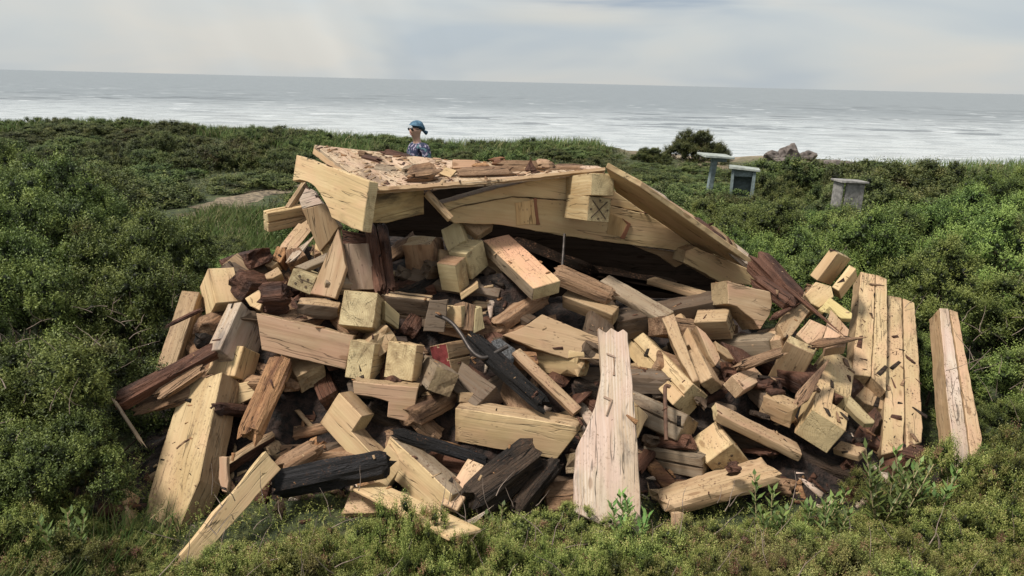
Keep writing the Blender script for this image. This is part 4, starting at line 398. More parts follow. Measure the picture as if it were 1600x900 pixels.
{'t': 'log', 'n': 'rotten_strip', 'l': 'ragged brown strip of rotten wood right of the roof middle', 'm': 'RT', 'a': [-0.112, 5.3, 1.807], 'b': [0.296, 5.4, 1.801], 'w': 0.1, 'h': 0.06, 'o': {}},
{'t': 'log', 'n': 'rotten_chunk', 'l': 'reddish crumbling lump on the roof left of the dark pointed chunk', 'm': 'RO', 'a': [-0.281, 5.2, 1.796], 'b': [-0.192, 5.22, 1.805], 'w': 0.09, 'h': 0.07, 'o': {}},
{'t': 'log', 'n': 'rotten_chunk', 'l': 'pale pink crumbling lump right of the dark pointed chunk on the roof', 'm': 'K', 'a': [0.154, 5.35, 1.822], 'b': [0.239, 5.4, 1.823], 'w': 0.08, 'h': 0.07, 'o': {}},
{'t': 'log', 'n': 'rotten_chunk', 'l': 'brown lump near the ridge end of the roof', 'm': 'RT', 'a': [0.296, 5.4, 1.806], 'b': [0.47, 5.42, 1.808], 'w': 0.07, 'h': 0.04, 'o': {}},
{'t': 'log', 'n': 'rotten_chunk', 'l': 'brown bark lump behind the pinkish block on the roof', 'm': 'RO', 'a': [-0.163, 5.45, 1.822], 'b': [-0.093, 5.45, 1.833], 'w': 0.09, 'h': 0.07, 'o': {}},
{'t': 'log', 'n': 'rotten_plank', 'l': 'pale shingle scrap on the upper part of the right roof slope', 'm': 'W', 'a': [0.857, 5.25, 1.709], 'b': [1.105, 5.3, 1.579], 'w': 0.12, 'h': 0.04, 'o': {}},
{'t': 'log', 'n': 'rotten_plank', 'l': 'second pale shingle scrap lower on the right roof slope', 'm': 'K', 'a': [1.097, 5.3, 1.57], 'b': [1.329, 5.35, 1.435], 'w': 0.1, 'h': 0.04, 'o': {}},
{'t': 'log', 'n': 'rotten_plank', 'l': 'dark shingle scrap halfway down the right roof slope', 'm': 'R', 'a': [1.328, 5.35, 1.444], 'b': [1.57, 5.4, 1.286], 'w': 0.1, 'h': 0.04, 'o': {}},
{'t': 'log', 'n': 'rotten_plank', 'l': 'pale scrap near the eave end of the right roof slope', 'm': 'W', 'a': [1.636, 5.45, 1.237], 'b': [1.794, 5.45, 1.122], 'w': 0.1, 'h': 0.04, 'o': {}},
{'t': 'log', 'n': 'stick', 'l': 'thin dark stick poking out across the far left beam', 'm': 'R', 'a': [-2.217, 4.498, 0.831], 'b': [-2.008, 4.534, 0.934], 'w': 0.025, 'h': 0.025, 'o': {}},
{'t': 'log', 'n': 'stick', 'l': 'old grey stick standing in the shrubs at the left foot of the heap', 'm': 'G', 'a': [-2.339, 4.0, 0.533], 'b': [-2.121, 3.85, 0.336], 'w': 0.02, 'h': 0.02, 'o': {}},
{'t': 'slab', 'n': 'timber_block', 'l': 'yellow end block showing below the pale pink-sided timber', 'm': 'Y', 'c': [-1.662, 4.275, 0.483], 'M': [[0.9679, -0.23, -0.101], [0.0041, 0.4165, -0.9091], [0.2512, 0.8796, 0.4041]], 'p': [[-0.065, 0.063], [0.088, 0.063], [0.055, -0.044], [-0.078, -0.081]], 'th': 0.15, 'o': {}},
{'t': 'log', 'n': 'rotten_log', 'l': 'brown rotten beam end below the notched yellow beam', 'm': 'RT', 'a': [-1.153, 4.032, 0.233], 'b': [-1.342, 3.909, 0.146], 'w': 0.12, 'h': 0.12, 'o': {}},
{'t': 'log', 'n': 'rotten_block', 'l': 'rotten wedge lying left of the charred beam end', 'm': 'RO', 'a': [-1.266, 4.044, 0.137], 'b': [-1.168, 4.134, 0.223], 'w': 0.1, 'h': 0.1, 'o': {}},
{'t': 'slab', 'n': 'timber_block', 'l': 'brown block end in shade right of the dark striated logs', 'm': 'RT', 'c': [0.309, 3.784, 0.099], 'M': [[0.9859, -0.1675, 0.0], [0.1185, 0.6971, -0.7071], [0.1185, 0.6971, 0.7071]], 'p': [[-0.082, 0.084], [0.101, 0.084], [0.068, -0.086], [-0.088, -0.082]], 'th': 0.15, 'o': {}},
{'t': 'slab', 'n': 'plank', 'l': 'little pinkish offcut lying in front of the dark striated log', 'm': 'K', 'c': [-0.011, 3.593, 0.021], 'M': [[-0.93, -0.3676, 0.0], [0.2941, -0.744, -0.6], [0.2206, -0.558, 0.8]], 'p': [[0.077, -0.016], [-0.068, -0.023], [-0.078, 0.02], [0.069, 0.02]], 'th': 0.04, 'o': {}},
{'t': 'log', 'n': 'splintered_wood', 'l': 'pale splintered stump tip standing in the front shrubs', 'm': 'W', 'a': [-0.227, 3.461, 0.081], 'b': [-0.093, 3.544, 0.153], 'w': 0.05, 'h': 0.05, 'o': {'taper': 1}},
{'t': 'log', 'n': 'rotten_knot', 'l': 'dark round knot of wood lying on the split half log', 'm': 'R', 'a': [1.245, 3.73, 0.326], 'b': [1.3, 3.737, 0.332], 'w': 0.07, 'h': 0.07, 'o': {}},
{'t': 'log', 'n': 'rotten_plank', 'l': 'curled bark scrap on the right roof slope near the ridge', 'm': 'RT', 'a': [0.723, 5.2, 1.785], 'b': [0.894, 5.25, 1.701], 'w': 0.1, 'h': 0.05, 'o': {}},
{'t': 'log', 'n': 'rotten_plank', 'l': 'crumbled brown scrap on the middle of the right roof slope', 'm': 'RO', 'a': [1.227, 5.4, 1.485], 'b': [1.456, 5.45, 1.351], 'w': 0.12, 'h': 0.06, 'o': {}},
{'t': 'log', 'n': 'rotten_plank', 'l': 'small tan scrap low on the right roof slope', 'm': 'T', 'a': [1.471, 5.42, 1.367], 'b': [1.696, 5.48, 1.212], 'w': 0.1, 'h': 0.05, 'o': {}},
{'t': 'slab', 'n': 'mortise_edge', 'l': None, 'm': 'GP', 'c': [0.574, 3.947, 0.911], 'M': [[0.9348, 0.3553, 0.0001], [-0.2188, 0.5761, -0.7875], [-0.2798, 0.7361, 0.6163]], 'p': [[-0.027, 0.005], [0.023, 0.005], [0.027, -0.005], [-0.023, -0.005]], 'th': 0.006, 'o': {'parent': 'cp'}},
{'t': 'slab', 'n': 'mortise_edge', 'l': None, 'm': 'GP', 'c': [0.59, 3.906, 0.858], 'M': [[0.0298, -0.9996, 0.0001], [0.616, 0.0183, -0.7875], [0.7872, 0.0236, 0.6163]], 'p': [[0.052, 0.005], [0.048, -0.005], [-0.05, -0.005], [-0.05, 0.005]], 'th': 0.006, 'o': {'parent': 'cp'}},
{'t': 'slab', 'n': 'mortise_edge', 'l': None, 'm': 'GP', 'c': [0.55, 3.792, 0.712], 'M': [[0.9115, 0.4114, 0.0001], [-0.2534, 0.5617, -0.7875], [-0.324, 0.7178, 0.6163]], 'p': [[-0.026, 0.006], [0.025, 0.006], [0.026, -0.006], [-0.025, -0.006]], 'th': 0.006, 'o': {'parent': 'cp'}},
{'t': 'slab', 'n': 'mortise_edge', 'l': None, 'm': 'GP', 'c': [0.554, 3.757, 0.668], 'M': [[-0.3457, 0.9384, 0.0001], [-0.5783, -0.2129, -0.7875], [-0.739, -0.2723, 0.6163]], 'p': [[-0.042, -0.005], [-0.046, 0.005], [0.043, 0.005], [0.044, -0.006]], 'th': 0.006, 'o': {'parent': 'cp'}},
]
# ---------------------------------------------------------------- timber builders
def rs(seed): return random.Random(seed)
def cell_mesh(d, notches, seam, rough, seed, fm_idx):
    """a sawn timber as one closed mesh: box minus notch cells, with worn irregular edges"""
    r = rs(seed); L, a, b = d
    def cuts(n, extra):
        s = set(round(i/n, 4) for i in range(n+1)) | set(round(x, 4) for x in extra); s = sorted(s)
        o = [s[0]]
        for x in s[1:]:
            if x - o[-1] > 0.012 or x in extra or x == 1: o.append(x)
        return o
    eu = [x for nt_ in notches for x in nt_[0:2]]; ev = [x for nt_ in notches for x in nt_[2:4]]; ew = [x for nt_ in notches for x in nt_[4:6]]
    g = .012/max(a, .02); gd = min(.3, .02/max(b, .02)); nt2 = list(notches)
    if seam == 1: nt2.append((0, 1, .5-g/2, .5+g/2, 1-gd, 1)); nt2.append((0, 1, .5-g/2, .5+g/2, 0, gd)); ev += [.5-g/2, .5+g/2]; ew += [1-gd, gd]; 
    if seam == 1:
        g2 = .012/max(b, .02); gd2 = min(.3, .02/max(a, .02)); nt2.append((0, 1, 0, gd2, .5-g2/2, .5+g2/2)); nt2.append((0, 1, 1-gd2, 1, .5-g2/2, .5+g2/2)); ew += [.5-g2/2, .5+g2/2]; ev += [gd2, 1-gd2]
    us = cuts(max(2, int(L/.05)), eu); vs = cuts(3, ev); ws = cuts(3, ew)
    def filled(i, j, k):
        if i < 0 or j < 0 or k < 0 or i >= len(us)-1 or j >= len(vs)-1 or k >= len(ws)-1: return False
        u = (us[i]+us[i+1])/2; v = (vs[j]+vs[j+1])/2; w_ = (ws[k]+ws[k+1])/2
        for n_ in nt2:
            if n_[0] < u < n_[1] and n_[2] < v < n_[3] and n_[4] < w_ < n_[5]: return False
        return True
    bm = bmesh.new(); vd = {}
    amp = (.0015, .004, .009, .014)[rough]; sx = seed*7.31
    def vert(i, j, k):
        if (i, j, k) in vd: return vd[i, j, k]
        x = (us[i]-.5)*L; y = (vs[j]-.5)*a; z = (ws[k]-.5)*b
        edge = (j in (0, len(vs)-1)) + (k in (0, len(ws)-1)) + (i in (0, len(us)-1))
        p = Vector((x*2.5+sx, y*9, z*9)); n_ = noise.noise_vector(p*1.2)
        wear = 0
        if edge >= 2: wear = (.003 + abs(noise.noise(Vector((x*9+sx, y*30, z*30))))*(.006, .014, .03, .05)[rough])
        cy = -math.copysign(wear, y)*.6 if abs(y) > 1e-6 else 0; cz = -math.copysign(wear, z)*.6 if abs(z) > 1e-6 else 0
        cx = 0
        if i in (0, len(us)-1):
            cx = abs(noise.noise(Vector((y*25+sx, z*25, x))))*(.002, .012, .05, .09)[rough]*(-math.copysign(1, x))
        vd[i, j, k] = bm.verts.new((x+n_.x*amp+cx, y+n_.y*amp+cy, z+n_.z*amp+cz)); return vd[i, j, k]
    for i in range(len(us)-1):
        for j in range(len(vs)-1):
            for k in range(len(ws)-1):
                if not filled(i, j, k): continue
                for ax, sg in ((0, -1), (0, 1), (1, -1), (1, 1), (2, -1), (2, 1)):
                    q = [i, j, k]; q[ax] += sg
                    if filled(*q): continue
                    c = [(0, 0), (1, 0), (1, 1), (0, 1)]
                    if sg < 0: c = c[::-1]
                    ids = []
                    for s_, t_ in c:
                        z_ = [i, j, k]; z_[ax] += (1 if sg > 0 else 0); z_[(ax+1) % 3] += s_; z_[(ax+2) % 3] += t_; ids.append(vert(*z_))
                    try: f = bm.faces.new(ids); f.material_index = fm_idx[ax]
                    except ValueError: pass
    return bm
def finish(bm, name, mats, parent=None, bev=.004, mw=None, smooth=False):
    bmesh.ops.recalc_face_normals(bm, faces=bm.faces)
    me = bpy.data.meshes.new(name); bm.to_mesh(me); bm.free()
    o = link(name, me, mats, parent)
    if mw is not None: o.matrix_world = mw
    if bev:
        m = o.modifiers.new('bevel', 'BEVEL'); m.width = bev; m.segments = 1; m.limit_method = 'ANGLE'; m.angle_limit = rad(45); m.use_clamp_overlap = True
    if smooth:
        for p in me.polygons: p.use_smooth = True
    return o
def frame(c, Mx):
    m = Matrix(Mx).to_4x4(); m.translation = Vector(c); return m
def small_box(bm, c, s):
    r_ = bmesh.ops.create_cube(bm, size=1.0, matrix=Matrix.Translation(c) @ Matrix.Diagonal((*s, 1))); return r_
def mark_mesh(kind, a, b, x0):
    """gouged crosses and nail holes on a sawn end: dark sunk strips set 2 mm proud of the end face"""
    parts = []
    def strip(y0, z0, y1, z1, w_):
        d_ = Vector((0, y1-y0, z1-z0)); n_ = Vector((0, -(z1-z0), y1-y0)).normalized()*w_/2
        p = [Vector((x0, y0, z0))+n_, Vector((x0, y0, z0))-n_, Vector((x0, y1, z1))-n_, Vector((x0, y1, z1))+n_]
        q = [v+Vector((.004 if x0 < 0 else -.004, 0, 0)) for v in p]
        bm = bmesh.new(); parts.append(('gouge', bm)); vs = [bm.verts.new(v) for v in p+q]
        for f in ((0, 1, 2, 3), (7, 6, 5, 4), (0, 4, 5, 1), (1, 5, 6, 2), (2, 6, 7, 3), (3, 7, 4, 0)): bm.faces.new([vs[i] for i in f])
    def dot(y, z, r_):
        bm = bmesh.new(); parts.append(('nail_hole', bm)); bmesh.ops.create_cone(bm, cap_ends=True, segments=8, radius1=r_, radius2=r_, depth=.004, matrix=Matrix.Translation((x0+(.002 if x0 < 0 else -.002), y, z)) @ Matrix.Rotation(rad(90), 4, 'Y'))
    if kind == 'x':
        strip(-a*.32, -b*.34, a*.32, b*.34, .007); strip(-a*.32, b*.34, a*.32, -b*.34, .007)
        for y, z in ((0, b*.36), (0, -b*.36), (a*.36, 0), (-a*.36, 0)): dot(y, z, .008)
    elif kind == 'plus':
        strip(-a*.45, 0, a*.45, 0, .005); strip(0, -b*.45, 0, b*.45, .005)
        for y, z in ((a*.25, b*.25), (-a*.25, b*.25), (a*.25, -b*.25), (-a*.25, -b*.25)): dot(y, z, .006)
    else:
        for y, z in ((a*.2, b*.2), (-a*.22, b*.15), (a*.18, -b*.22), (-a*.2, -b*.2), (0, 0)): dot(y, z, .009)
        strip(-a*.1, -b*.4, -a*.1, b*.1, .006)
    return parts
roof = bpy.data.objects.new('collapsed_roof', None); C.objects.link(roof)
tag(roof, 'collapsed timber gable roof lying on top of the heap with a curved left fascia', 'roof', kind='thing')
HOLE = plain('hole_dark', (.075, .05, .03), .9)
_unused = {'timber_beam': 'beam', 'plank': 'plank', 'timber_block': 'timber block'}
mesh_objs = []
for idx, t in enumerate(TIMBERS):
    o_ = t['o']; par = roof if o_.get('parent') == 'roof' else cplank if o_.get('parent') == 'cp' else None; seed = idx+11; mk = t['m']
    if t['t'] == 'box':
        d = t['d']; nts = []
        for n_ in o_.get('notch', []):
            n_ = tuple(n_)
            if t['f']: n_ = n_[:4] + (1-n_[5], 1-n_[4])
            nts.append(n_)
        fm = o_.get('fm'); mats = [M[mk]]; fi = (0, 0, 0)
        if fm: mats = [M[k] for k in fm]; fi = (0, 1, 2)
        bm = cell_mesh(d, nts, o_.get('seam', 0), o_.get('rough', 0), seed, fi)
        L, a, b = d
        if o_.get('chamfer'):     # sawn slanting across the lower near corner
            sgn = -1 if not t['f'] else 1
            pn = Vector((-.55, -1.0, -.25*sgn)).normalized()
            pc = Vector((-L/2+.02, -a*.12, 0))
            g_ = bmesh.ops.bisect_plane(bm, geom=bm.verts[:]+bm.edges[:]+bm.faces[:], plane_co=pc, plane_no=pn, clear_outer=True)
            bmesh.ops.holes_fill(bm, edges=[e_ for e_ in bm.edges if e_.is_boundary])
        if o_.get('cut'):
            pn = Vector((1.0, .62, 0)).normalized(); pc = Vector((L/2-.05, 0, 0))
            g_ = bmesh.ops.bisect_plane(bm, geom=bm.verts[:]+bm.edges[:]+bm.faces[:], plane_co=pc, plane_no=pn, clear_outer=True)
            bmesh.ops.holes_fill(bm, edges=[e_ for e_ in bm.edges if e_.is_boundary])
        ob = finish(bm, t['n'], mats, par, .004, frame(t['c'], t['M']))
        kind = 'x' if o_.get('xmark') else 'plus' if o_.get('cross') else 'h' if o_.get('holes') else None
        if kind:
            for nm_, b_ in mark_mesh(kind, a, b, -L/2-.003): finish(b_, nm_, [HOLE], ob, 0)
    elif t['t'] == 'slab':
        r = rs(seed); pts = [Vector(p) for p in t['p']]; th = t['th']; n = len(pts); ring = []
        area = sum(pts[i].x*pts[(i+1) % n].y-pts[(i+1) % n].x*pts[i].y for i in range(n))
        if area < 0: pts = pts[::-1]
        for i in range(n):
            p0, p1 = pts[i], pts[(i+1) % n]; k = max(1, int((p1-p0).length/.045)); ring.append(p0)
            nn = Vector((-(p1-p0).y, (p1-p0).x)).normalized()
            for j in range(1, k):
                ring.append(p0.lerp(p1, j/k) + nn*r.uniform(-.001, .004 if th > .03 else .006))
        bm = bmesh.new()
        f0 = [bm.verts.new((p.x, p.y, 0)) for p in ring]; nb = 3 if th > .08 else 1
        layers = [f0]
        for q in range(1, nb+1):
            layers.append([bm.verts.new((p.x+r.uniform(-.002, .002), p.y+r.uniform(-.002, .002), -th*q/nb)) for p in ring])
        m_ = len(ring)
        for q in range(nb):
            for i in range(m_):
                j = (i+1) % m_; bm.faces.new((layers[q][j], layers[q][i], layers[q+1][i], layers[q+1][j])).material_index = 1
        bm.faces.new(f0); bm.faces.new(layers[-1][::-1])
        bmesh.ops.triangulate(bm, faces=[f for f in bm.faces if len(f.verts) > 4], ngon_method='BEAUTY')
        mm = M['SP'] if o_.get('specks') and mk == 'Y' else M[mk]
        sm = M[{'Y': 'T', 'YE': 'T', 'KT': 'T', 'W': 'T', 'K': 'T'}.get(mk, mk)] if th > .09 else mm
        ob = finish(bm, t['n'], [mm, sm], par, (.004 if th > .03 else .0015) if th > .008 else 0, frame(t['c'], t['M']))
        if t['n'] == 'splintered_plank' and 'tall weathered' in (t['l'] or ''): cplank = ob
    elif t['t'] == 'log':
        A, B = Vector(t['a']), Vector(t['b']); X = (B-A); L = X.length; X.normalize()
        Z = Vector((0, -.55, .83)); Z = (Z - X*Z.dot(X)).normalized(); Y = Z.cross(X)
        mw = Matrix((X, Y, Z)).transposed().to_4x4(); mw.translation = (A+B)/2
        bm = bmesh.new(); ns = max(6, int(L/.03)); k = 14 if not o_.get('flat') else 8; rings = []; s0 = seed*3.7
        flat = o_.get('flat')
        jag = [noise.noise(Vector((math.cos(2*math.pi*j/k)*2+s0, math.sin(2*math.pi*j/k)*2, 5)))*(.01 if flat else .09) for j in range(k)]
        for i in range(ns+1):
            u = i/ns; row = []
            for j in range(k):
                th = 2*math.pi*(j+.5)/k; cy, cz = math.cos(th), math.sin(th)
                pw = .35 if flat else .62
                cy = math.copysign(abs(cy)**pw, cy); cz = math.copysign(abs(cz)**pw, cz)
                rr = 1 + (0 if flat else .34)*noise.noise(Vector((u*L*3+s0, cy*2.2, cz*2.2))) + (0 if flat else .30)*noise.noise(Vector((u*L*2+s0, cy*6, cz*6+9)))
                tp = 1.0
                if o_.get('taper'): tp = (1-u*.93) * (min(1, .35+u*4))
                elif not flat: tp = min(1, .75+min(u, 1-u)*5)
                x = (u-.5)*L
                if i == 0: x -= jag[j]
                if i == ns: x += jag[(j*5) % k]
                row.append(bm.verts.new((x, cy*t['w']/2*rr*tp, cz*t['h']/2*rr*tp)))
            rings.append(row)
        for i in range(ns):
            for j in range(k): bm.faces.new((rings[i][j], rings[i][(j+1) % k], rings[i+1][(j+1) % k], rings[i+1][j]))
        for row, sg in ((rings[0], -1), (rings[-1], 1)):
            c_ = bm.verts.new(sum((v.co for v in row), Vector())/k - Vector((sg*.03, 0, 0))) if not flat else bm.verts.new(sum((v.co for v in row), Vector())/k)
            for j in range(k): bm.faces.new((row[j], row[(j+1) % k], c_))
        ob = finish(bm, t['n'], [M[mk]], par, 0, mw)
    else:
        P_ = [Vector(p) for p in t['p']]; cu = bpy.data.curves.new('c', 'CURVE'); cu.dimensions = '3D'; sp = cu.splines.new('NURBS'); sp.points.add(len(P_)-1)
        for q, p in zip(sp.points, P_): q.co = (*p, 1)
        sp.use_endpoint_u = True; sp.order_u = 3; cu.bevel_depth = t['r']; cu.bevel_resolution = 3; cu.use_fill_caps = True
        tmp = bpy.data.objects.new('tmp', cu); C.objects.link(tmp); me = bpy.data.meshes.new_from_object(tmp); bpy.data.objects.remove(tmp)
        for p in me.polygons: p.use_smooth = True
        me.materials.clear(); ob = link(t['n'], me, M[t['m']])
    if par is None:
        nm = t['n']; tag(ob, t['l'], {'timber_beam': 'beam', 'timber_block': 'timber block', 'splintered_plank': 'plank', 'iron_rod': 'rod', 'hooked_rod': 'rod', 'metal_rod': 'rod', 'carved_bracket': 'bracket', 'rotten_board': 'board', 'rotten_plank': 'plank'}.get(nm, nm.replace('_', ' ')))
    if par is None: ob['kind'] = 'thing'
    mesh_objs.append(ob)
# ---------------------------------------------------------------- terrain
def smooth(a, b, x): t_ = np.clip((x-a)/(b-a), 0, 1); return t_*t_*(3-2*t_)
def npn(x, y, s, seed=0):
    """cheap smooth value noise on numpy arrays"""
    x = np.asarray(x, float)/s + seed*17.3; y = np.asarray(y, float)/s + seed*5.7
    xi = np.floor(x); yi = np.floor(y); xf = x-xi; yf = y-yi
    def h(a, b): v = np.sin(a*127.1+b*311.7+seed*74.7)*43758.5453; return v-np.floor(v)
    u = xf*xf*(3-2*xf); v = yf*yf*(3-2*yf)
    return (h(xi, yi)*(1-u)+h(xi+1, yi)*u)*(1-v)+(h(xi, yi+1)*(1-u)+h(xi+1, yi+1)*u)*v
def edge_y(x): return 27.0 + 1.5*np.sin(np.asarray(x)*.35) + np.where(np.asarray(x) > 4, -1.0, 0)
def ground(x, y):
    x = np.asarray(x, float); y = np.asarray(y, float)
    z = .85*(1-smooth(.6, 3.3, y)) - .02
    z = z + .10*(npn(x, y, 2.3, 1)-.5) + .35*(npn(x, y, 7.0, 2)-.5)*smooth(6, 12, y)
    z = z + .62*np.exp(-((x+15)/5.5)**2-((y-25)/3.5)**2) + .22*np.exp(-((x+4)/5)**2-((y-25.5)/2.5)**2)
    z = z + .30*np.exp(-((x+7)/5)**2-((y-23)/5)**2) - .15*smooth(3, 9, x)*smooth(16, 24, y)
    z = z + .42*np.exp(-((x-8.9)/2.4)**2-((y-24.2)/1.8)**2)
    d = y-edge_y(x)
    z = z - 2.7*smooth(0, 7, d) - .35*smooth(7, 30, d)
    return z
ys = np.concatenate([np.linspace(-2, 12, 120), np.linspace(12.1, 40, 130), np.linspace(41, 80, 20)]); ks = np.linspace(-1.25, 1.25, 260)
YY, KK = np.meshgrid(ys, ks, indexing='ij'); XX = KK*(np.maximum(YY, 0)+4.5)
ZZ = ground(XX, YY) + .03*(npn(XX, YY, .25, 4)-.5)
def grid_faces(a, b):
    i, j = np.meshgrid(np.arange(a-1), np.arange(b-1), indexing='ij'); v = (i*b+j).ravel(); return np.stack([v, v+1, v+b+1, v+b], 1)
q = NT('dune_turf'); t = q.n('TexCoord'); P = t.outputs['Object']
sx_ = q.n('SeparateXYZ'); q.l(P, sx_.inputs[0])
a1 = q.noise(P, .55, 5, .6); a2 = q.noise(P, 6, 6, .65); a3 = q.noise(P, 45, 4, .7)
col = q.ramp(a2, [(.3, (.018, .024, .010)), (.45, (.045, .062, .022)), (.58, (.085, .10, .035)), (.75, (.14, .115, .055))])
col = q.mix(q.step(a1, .55, .68), col, (.10, .055, .032)); col = q.mix(q.math('MULTIPLY', q.step(a3, .5, .7), .5), col, (.03, .03, .015))
# bare sand on the seaward edge and the beach
sand = q.mix(q.step(a2, .35, .7), (.34, .27, .19), (.24, .18, .12))
dd = q.math('ADD', sx_.outputs[1], q.math('MULTIPLY', a1, 7.0))
onx = q.step(sx_.outputs[0], 3.0, 5.5); strip = q.math('MULTIPLY', q.step(sx_.outputs[0], 11.8, 13.0), q.step(sx_.outputs[1], 16.5, 18.0))
sf = q.math('MULTIPLY', q.step(dd, 26.4, 28.2), onx); sf = q.math('MAXIMUM', q.math('MAXIMUM', sf, q.math('MULTIPLY', strip, .8)), q.step(sx_.outputs[1], 29, 31))
col = q.mix(sf, col, sand); q.l(col, q.b.inputs['Base Color']); q.b.inputs['Roughness'].default_value = .95
q.l(q.bump(q.math('ADD', a2, a3), .05), q.b.inputs['Normal'])
tg = from_np('ground', np.stack([XX.ravel(), YY.ravel(), ZZ.ravel()], 1), grid_faces(len(ys), len(ks)), [q.m], smooth=True); tag(tg, kind='structure')
# sandy path behind the heap on the left
pp = [(-4.3, 11.4, .2), (-4.7, 12.2, .5), (-5.3, 13.2, .6), (-5.7, 14.4, .55), (-5.5, 15.8, .4), (-5.0, 17, .3)]
V, F_ = [], []; n_ = 0
for i in range(len(pp)*6-5):
    k = i/6; a = int(min(k, len(pp)-2)); f = k-a; x, y, ww = [pp[a][j]*(1-f)+pp[a+1][j]*f for j in range(3)]
    for j in range(9):
        xx = x+(j/8-.5)*2*ww*(1+.25*math.sin(i*1.3)); yy = y+.1*math.sin(j*2.1+i)
        V.append((xx, yy, float(ground(xx, yy))+.035*(1-abs(j/4-1))+.0))
po = from_np('path', V, grid_faces(len(pp)*6-5, 9), [plain('sandy_path', (.15, .115, .075), .95, 0, .6, 9, .05)], smooth=True); tag(po, kind='structure')
# ---------------------------------------------------------------- sea
SEA = -2.45
ys = np.concatenate([np.linspace(30, 120, 620), 120*np.power(60000/120., np.linspace(0, 1, 260)[1:])]); ks = np.linspace(-.95, .95, 260)
YY, KK = np.meshgrid(ys, ks, indexing='ij'); XX = KK*YY
fade = np.clip(1-(YY-90)/260., 0, 1)
wv = np.zeros_like(YY)
for k_, (wl, am, an) in enumerate(((9.0, .045, .06), (5.2, .028, -.10), (3.1, .016, .16), (1.7, .008, -.2))):
    ph = (YY*math.cos(an)+XX*math.sin(an))/wl*2*math.pi + 5*npn(XX*.35, YY, wl*2.2, k_+3)
    wv += am*np.sin(ph)*(.25+1.2*npn(XX*.3, YY, 14+3*k_, k_+9))
wv *= smooth(36, 60, YY)*fade
q = NT('sea_water'); t = q.n('TexCoord'); P = t.outputs['Object']
q.b.inputs['Base Color'].default_value = (.10, .115, .12, 1); q.b.inputs['IOR'].default_value = 1.33; q.b.inputs['Roughness'].default_value = .12
cd = q.n('SeparateXYZ'); q.l(P, cd.inputs[0])
lv = q.n('CombineXYZ'); q.l(q.math('MULTIPLY', cd.outputs[0], .05), lv.inputs[0]); q.l(q.math('MULTIPLY', q.math('LOGARITHM', cd.outputs[1], 2.718), 15.0), lv.inputs[1]); LV = lv.outputs[0]
w1 = q.noise(q.map(P, (.10, .45, 1)), 1.0, 5, .6, .3); w2 = q.noise(q.map(P, (.6, 2.2, 1)), 1.0, 4, .6); w3 = q.noise(q.map(P, (.012, .055, 1)), 1.0, 4, .55, .5)
nb_ = q.bump(w1, .40); nb_ = q.bump(w2, .10, 1, nb_); q.l(nb_, q.b.inputs['Normal'])
offshore = q.step(cd.outputs[1], 50, 175)
sea_tone = q.mix(offshore, (.48, .50, .505), (.185, .205, .22))  # pale near water carries sky glitter painted into its base colour
zone = q.math('MULTIPLY', q.step(cd.outputs[1], 70, 100), q.math('SUBTRACT', 1.0, q.step(cd.outputs[1], 170, 330)))
ws = q.noise(LV, 1.3, 4, .6, .5); big_ = q.noise(q.map(P, (.010, .02, 1)), 1.0, 2)
band = q.math('MULTIPLY', q.math('MULTIPLY', q.step(ws, .53, .58), zone), q.step(big_, .38, .6)); sea_tone = q.mix(q.math('MULTIPLY', band, .9), sea_tone, (.07, .08, .09))
glint_tone = q.noise(q.map(LV, (5, 2.2, 1)), 1.0, 4, .7); sea_tone = q.mix(q.math('MULTIPLY', q.step(glint_tone, .45, .6), .42), sea_tone, (.12, .135, .145))  # broken glints painted as tone differences
foam = q.math('MULTIPLY', q.step(q.noise(q.map(LV, (2.4, 1.8, 2), None), 1.0, 3, .6, .3), .62, .66), zone); sea_tone = q.mix(q.math('MULTIPLY', foam, .45), sea_tone, (.75, .77, .78))
nearw = q.math('MULTIPLY', q.step(q.noise(q.map(LV, (2.5, 2.2, 4)), 1.0, 3, .5), .68, .71), q.math('SUBTRACT', 1.0, q.step(cd.outputs[1], 80, 120))); sea_tone = q.mix(q.math('MULTIPLY', nearw, .35), sea_tone, (.2, .2, .2))
q.l(sea_tone, q.b.inputs['Base Color']); q.l(q.math('MULTIPLY_ADD', offshore, .25, .12), q.b.inputs['Roughness'])
sea = from_np('sea', np.stack([XX.ravel(), YY.ravel(), (SEA+wv).ravel()], 1), grid_faces(len(ys), len(ks)), [q.m], smooth=True); tag(sea, kind='structure')
# ---------------------------------------------------------------- mound of rotten timber under the beams
def mound_h(x, y):
    x = np.asarray(x, float); y = np.asarray(y, float)
    fx = smooth(-2.35, -1.75, x + .12*(y-4))*(1-smooth(2.0, 2.7, x))
    base = .9*(y-3.68) - .20
    cap = np.where(x < 0.0, 1.05, 1.05-.5*smooth(0.0, .35, x)); cap = cap*(1-.45*smooth(1.3, 2.3, x))*(1-.35*smooth(1.1, 1.9, -x))
    h_ = np.minimum(base, cap)*fx*(1-smooth(6.3, 7.2, y))
    return h_ + .10*(npn(x, y, .22, 6)-.5) + .06*(npn(x, y, .09, 7)-.5)
gx = np.linspace(-2.6, 3.0, 170); gy = np.linspace(3.55, 7.3, 120); GX, GY = np.meshgrid(gx, gy, indexing='ij')
mz = np.maximum(mound_h(GX, GY), -.25) ; mz = np.where(mz < -.2, -.25, mz) 
md = from_np('debris_mound', np.stack([GX.ravel(), GY.ravel(), mz.ravel()], 1), grid_faces(170, 120)[:, ::-1], [plain('shade_dark_litter', (.020, .011, .008), .95, 0, .8, 18, .06)])  # litter colour taken near black, shade of the gaps painted in
tag(md, 'mound of rotten wood litter under the fallen timbers, blackened as gap shade', 'debris', kind='stuff')
